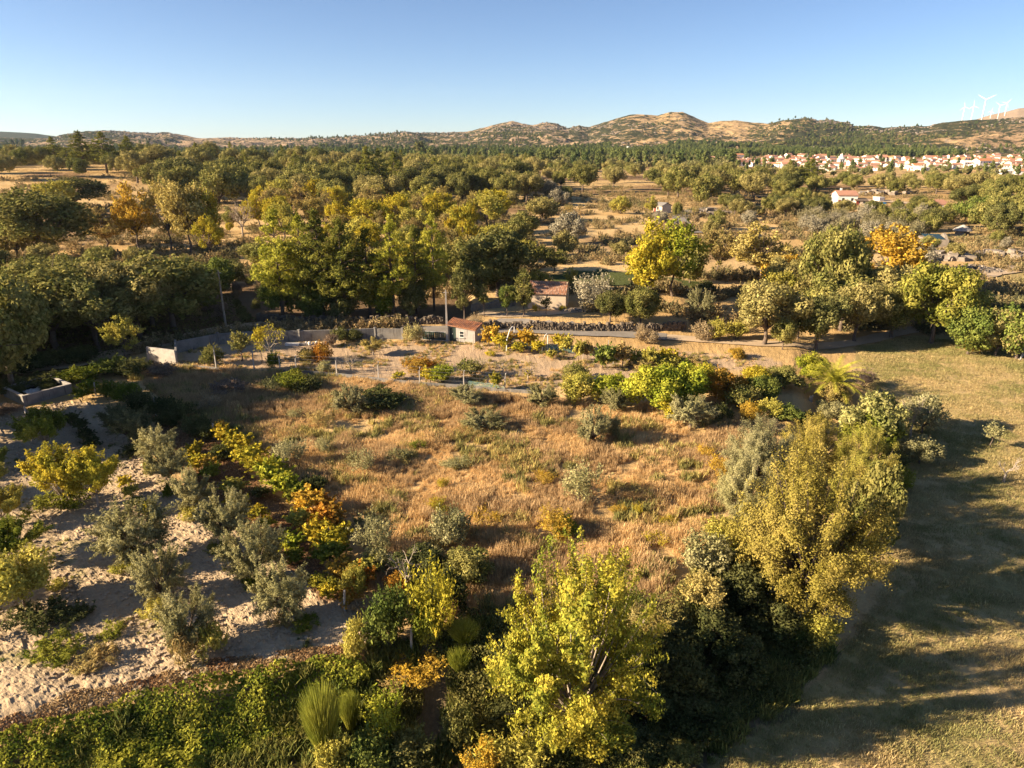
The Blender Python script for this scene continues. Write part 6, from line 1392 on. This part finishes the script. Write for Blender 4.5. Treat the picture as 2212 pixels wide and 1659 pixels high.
def free(pts, polys): 
    m = np.ones(len(pts), bool)
    for q in polys: m &= ~inpoly(pts[:, 0], pts[:, 1], q, .5)
    return pts[m]
P_DRY = wpoly([(250,800),(384,795),(610,806),(830,826),(1000,846),(1300,880),(1560,890),(1620,930),(1580,1100),(1500,1260),(1440,1360),(1300,1400),(1000,1340),(830,1320),(740,1190),(600,1040),(420,905)])
pts = free(sample_poly(P_DRY, 24000, .8), [P_LITTER, P_YARD, P_ORCH]); pts = pts[fbm(pts[:, 0]/2.4, pts[:, 1]/2.4, 501, 3) > -.13]
z = land(pts[:, 0], pts[:, 1]); k = np.where(fbm(pts[:, 0]/4, pts[:, 1]/4, 506) > .08, RNG.integers(3, 5, len(pts)), RNG.integers(0, 3, len(pts))); hs = 1+fbm(pts[:, 0]/3.5, pts[:, 1]/3.5, 502)*1.6
scatter('dry_grass', np.column_stack([pts, z-.03]), RNG.uniform(.6, 1.1, len(pts))*hs, RNG.random(len(pts))*6.283, DG+TG, 'tall dry golden grass covering the middle field', k)
p2_ = sample_poly(P_DRY, 3600, .8); p2_ = p2_[fbm(p2_[:, 0]/3, p2_[:, 1]/3, 507) > .06]
mow = leaf_mat('field_weeds', (.20,.20,.07), (.46,.37,.13), .3, .3, .4)
FW = [(grass_tuft(670+i, 50, .5, .04, .32, .8, mow), 'field_weed') for i in range(3)]
scatter('field_weeds', np.column_stack([p2_, land(p2_[:, 0], p2_[:, 1])-.02]), RNG.uniform(.7, 1.5, len(p2_)), RNG.random(len(p2_))*6.283, FW, 'green and yellow weeds in patches through the dry field')
pts = sample_poly(wpoly([(700,640),(200,800),(900,845),(1100,850),(1050,900),(760,905),(480,900),(330,850)]), 5000, .8); pts = free(pts, [P_YARD, P_ORCH]); pts = pts[(pts[:, 1] < flat(0, 795)[1])]
z = land(pts[:, 0], pts[:, 1]); scatter('dead_grass', np.column_stack([pts, z-.03]), RNG.uniform(.7, 1.2, len(pts)), RNG.random(len(pts))*6.283, TG, 'brown dead grass in the shaded strip below the yard')
pts = sample_poly(wpoly([(1850,742),(1960,718),(2400,760),(3000,900),(3600,1700),(1420,1900),(1440,1659),(1560,1540),(1700,1470),(1850,1320),(1925,1200),(1950,1050),(1935,930)]), 26000, .6)
z = land(pts[:, 0], pts[:, 1]); scatter('mown_grass', np.column_stack([pts, z-.02]), RNG.uniform(.7, 1.3, len(pts))*(1+fbm(pts[:, 0]/1.8, pts[:, 1]/1.8, 503)), RNG.random(len(pts))*6.283, SG, 'short mown greenish tan grass of the right-hand field')
pts = sample_poly(P_GULLY, 9000, .5); z = land(pts[:, 0], pts[:, 1]); m = (fbm(pts[:, 0]/2, pts[:, 1]/2, 504) > -.1) & (pts[:, 1] > 14); pts = pts[m]; z = z[m]
scatter('gully_weeds', np.column_stack([pts, z-.03]), RNG.uniform(.7, 1.6, len(pts)), RNG.random(len(pts))*6.283, WD, 'tangled weeds filling the shaded gully')
pts = sample_poly(P_ORCH, 1800, .3); m = (fbm(pts[:, 0]/2.2, pts[:, 1]/2.2, 65, 4) > .09); pts = pts[m]; z = land(pts[:, 0], pts[:, 1])
scatter('orchard_weeds', np.column_stack([pts, z-.0]), RNG.uniform(.25, .6, len(pts)), RNG.random(len(pts))*6.283, WD, 'sparse low weeds growing through the orchard sand')
P_VERGE = wpoly([(900,690),(1400,690),(1560,720),(2000,700),(2000,750),(1700,775),(1400,760),(900,745)])
pts = sample_poly(P_ORCH, 9000, .3); z = land(pts[:, 0], pts[:, 1])
ck = stone_mesh('clod', plain_mat('dry_clod', (.44,.34,.235), (.34,.26,.18), 2, .95, .2), [(0,0,.3,1,1,.8)], 19)
scatter('soil_clods', np.column_stack([pts, z]), RNG.uniform(.03, .17, len(pts))**1.0, RNG.random(len(pts))*6.283, [(ck, 'clod')], 'dry clods and small stones lying over the sandy orchard soil')
pts = free(sample_poly(P_YARD, 5200, .3), [P_ORCH]); m = fbm(pts[:, 0]/3, pts[:, 1]/3, 508, 3) > .0; pts = pts[m]; z = land(pts[:, 0], pts[:, 1])
scatter('yard_weeds', np.column_stack([pts, z-.02]), RNG.uniform(.25, .75, len(pts)), RNG.random(len(pts))*6.283, DG+FW, 'sparse dry grass and weeds over the bare yard')
# rough tussocks over the open ground beyond the road
ph_ = RNG.uniform(-.7, .7, 26000); r = np.exp(RNG.uniform(math.log(95), math.log(420), 26000)); pts = np.column_stack([r*np.sin(ph_), r*np.cos(ph_)]); pts = free(pts, [P_YARD, P_GREEN, P_FIELD, P_WOODL, P_VERGE]); 
m = fbm(pts[:, 0]/9, pts[:, 1]/9, 505, 4) > -.02; pts = pts[m]; z = land(pts[:, 0], pts[:, 1])
mrough = leaf_mat('rough_scrub', (.36,.26,.13), (.16,.15,.07), .2, .05, .4)
RG = [(leaf_mesh(np.random.default_rng(640+i), 'scrub_tuft', *crown_points(np.random.default_rng(650+i), [(0,0,.2,.5),(.4,.2,.15,.4)], 160, .6, .5, .4, 1.2), .28, .07), 'scrub_tuft') for i in range(3)]
for me_, _ in RG: me_.materials[0] = mrough
scatter('rough_scrub', np.column_stack([pts, z]), RNG.uniform(.7, 2.4, len(pts)), RNG.random(len(pts))*6.283, RG, 'rough tussocks and low scrub over the dry ground beyond the road')
# ivy and bramble bank below the orchard edge, fallen leaves along its top
def cover(name, polyv, n, L, W, mat, label, amp=.5, sc=1.1, base=.1, world_=None):
    pts = sample_poly(world_ if world_ is not None else wpoly(polyv), n, .35); x, y = pts[:, 0], pts[:, 1]
    b = np.clip(fbm(x/sc, y/sc, 601, 3)+.35, 0, 1)*amp*1.6; z = land(x, y)+base+b*(1-.35*RNG.random(len(x))**2)
    e = .15; nx = -(fbm((x+e)/sc, y/sc, 601, 3)-fbm((x-e)/sc, y/sc, 601, 3))/(2*e)*amp*1.6-(land(x+e, y)-land(x-e, y))/(2*e); ny = -(fbm(x/sc, (y+e)/sc, 601, 3)-fbm(x/sc, (y-e)/sc, 601, 3))/(2*e)*amp*1.6-(land(x, y+e)-land(x, y-e))/(2*e)
    v, f = leaves(RNG, np.column_stack([x, y, z]), unit(np.column_stack([nx, ny, np.ones(len(x))])), L, W, nk=1.2)
    o = link(name, mesh_np(name, v, f, [mat], fattr={'lv': RNG.random(len(f))})); return tag(o, label, kind='stuff')
mivy = leaf_mat('ivy_leaves', (.07,.11,.015), (.33,.32,.045), .3, .9, .45)
cover('ivy_bank', [(-700,1725),(0,1565),(300,1500),(560,1452),(770,1415),(800,1440),(700,1500),(560,1530),(470,1640),(420,1760),(-600,2100)], 52000, .15, .12, mivy, 'green and yellowing ivy covering the bank below the orchard', .75, 1.5, .12)
cover('fallen_leaves', [(-500,1655),(0,1540),(250,1480),(480,1430),(720,1400),(790,1398),(780,1425),(520,1458),(300,1495),(0,1565),(-500,1700)], 9000, .12, .08, mred, 'rust-red dead leaves along the top of the ivy bank', .12, .8, .03)
cover('leaf_litter', None, 9000, .12, .09, mred, 'red-brown leaf litter between the vine rows', .05, .8, .02, world_=P_LITTER)
mund = leaf_mat('undergrowth_leaves', (.055,.07,.022), (.20,.175,.055), .2, .5, .5)
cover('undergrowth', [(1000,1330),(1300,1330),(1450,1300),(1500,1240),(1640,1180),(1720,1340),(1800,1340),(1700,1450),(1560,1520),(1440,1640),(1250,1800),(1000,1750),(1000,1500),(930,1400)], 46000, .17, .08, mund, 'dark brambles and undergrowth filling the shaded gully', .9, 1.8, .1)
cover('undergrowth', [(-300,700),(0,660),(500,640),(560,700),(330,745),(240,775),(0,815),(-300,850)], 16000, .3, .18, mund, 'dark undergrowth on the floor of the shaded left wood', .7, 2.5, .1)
# haze over the valley
hz = MB(); hz.box(-5200, -300, -12, 5200, 6400, 420)
hm, nt, nd, lk, out = newmat('haze'); pv = nd.new('ShaderNodeVolumePrincipled'); pv.inputs['Density'].default_value = 0.000035; pv.inputs['Color'].default_value = (.62,.78,1,1); pv.inputs['Anisotropy'].default_value = .3
lk.new(pv.outputs[0], out.inputs['Volume'])
tag(hz.build('haze', hm), 'thin bluish haze over the valley', kind='stuff')
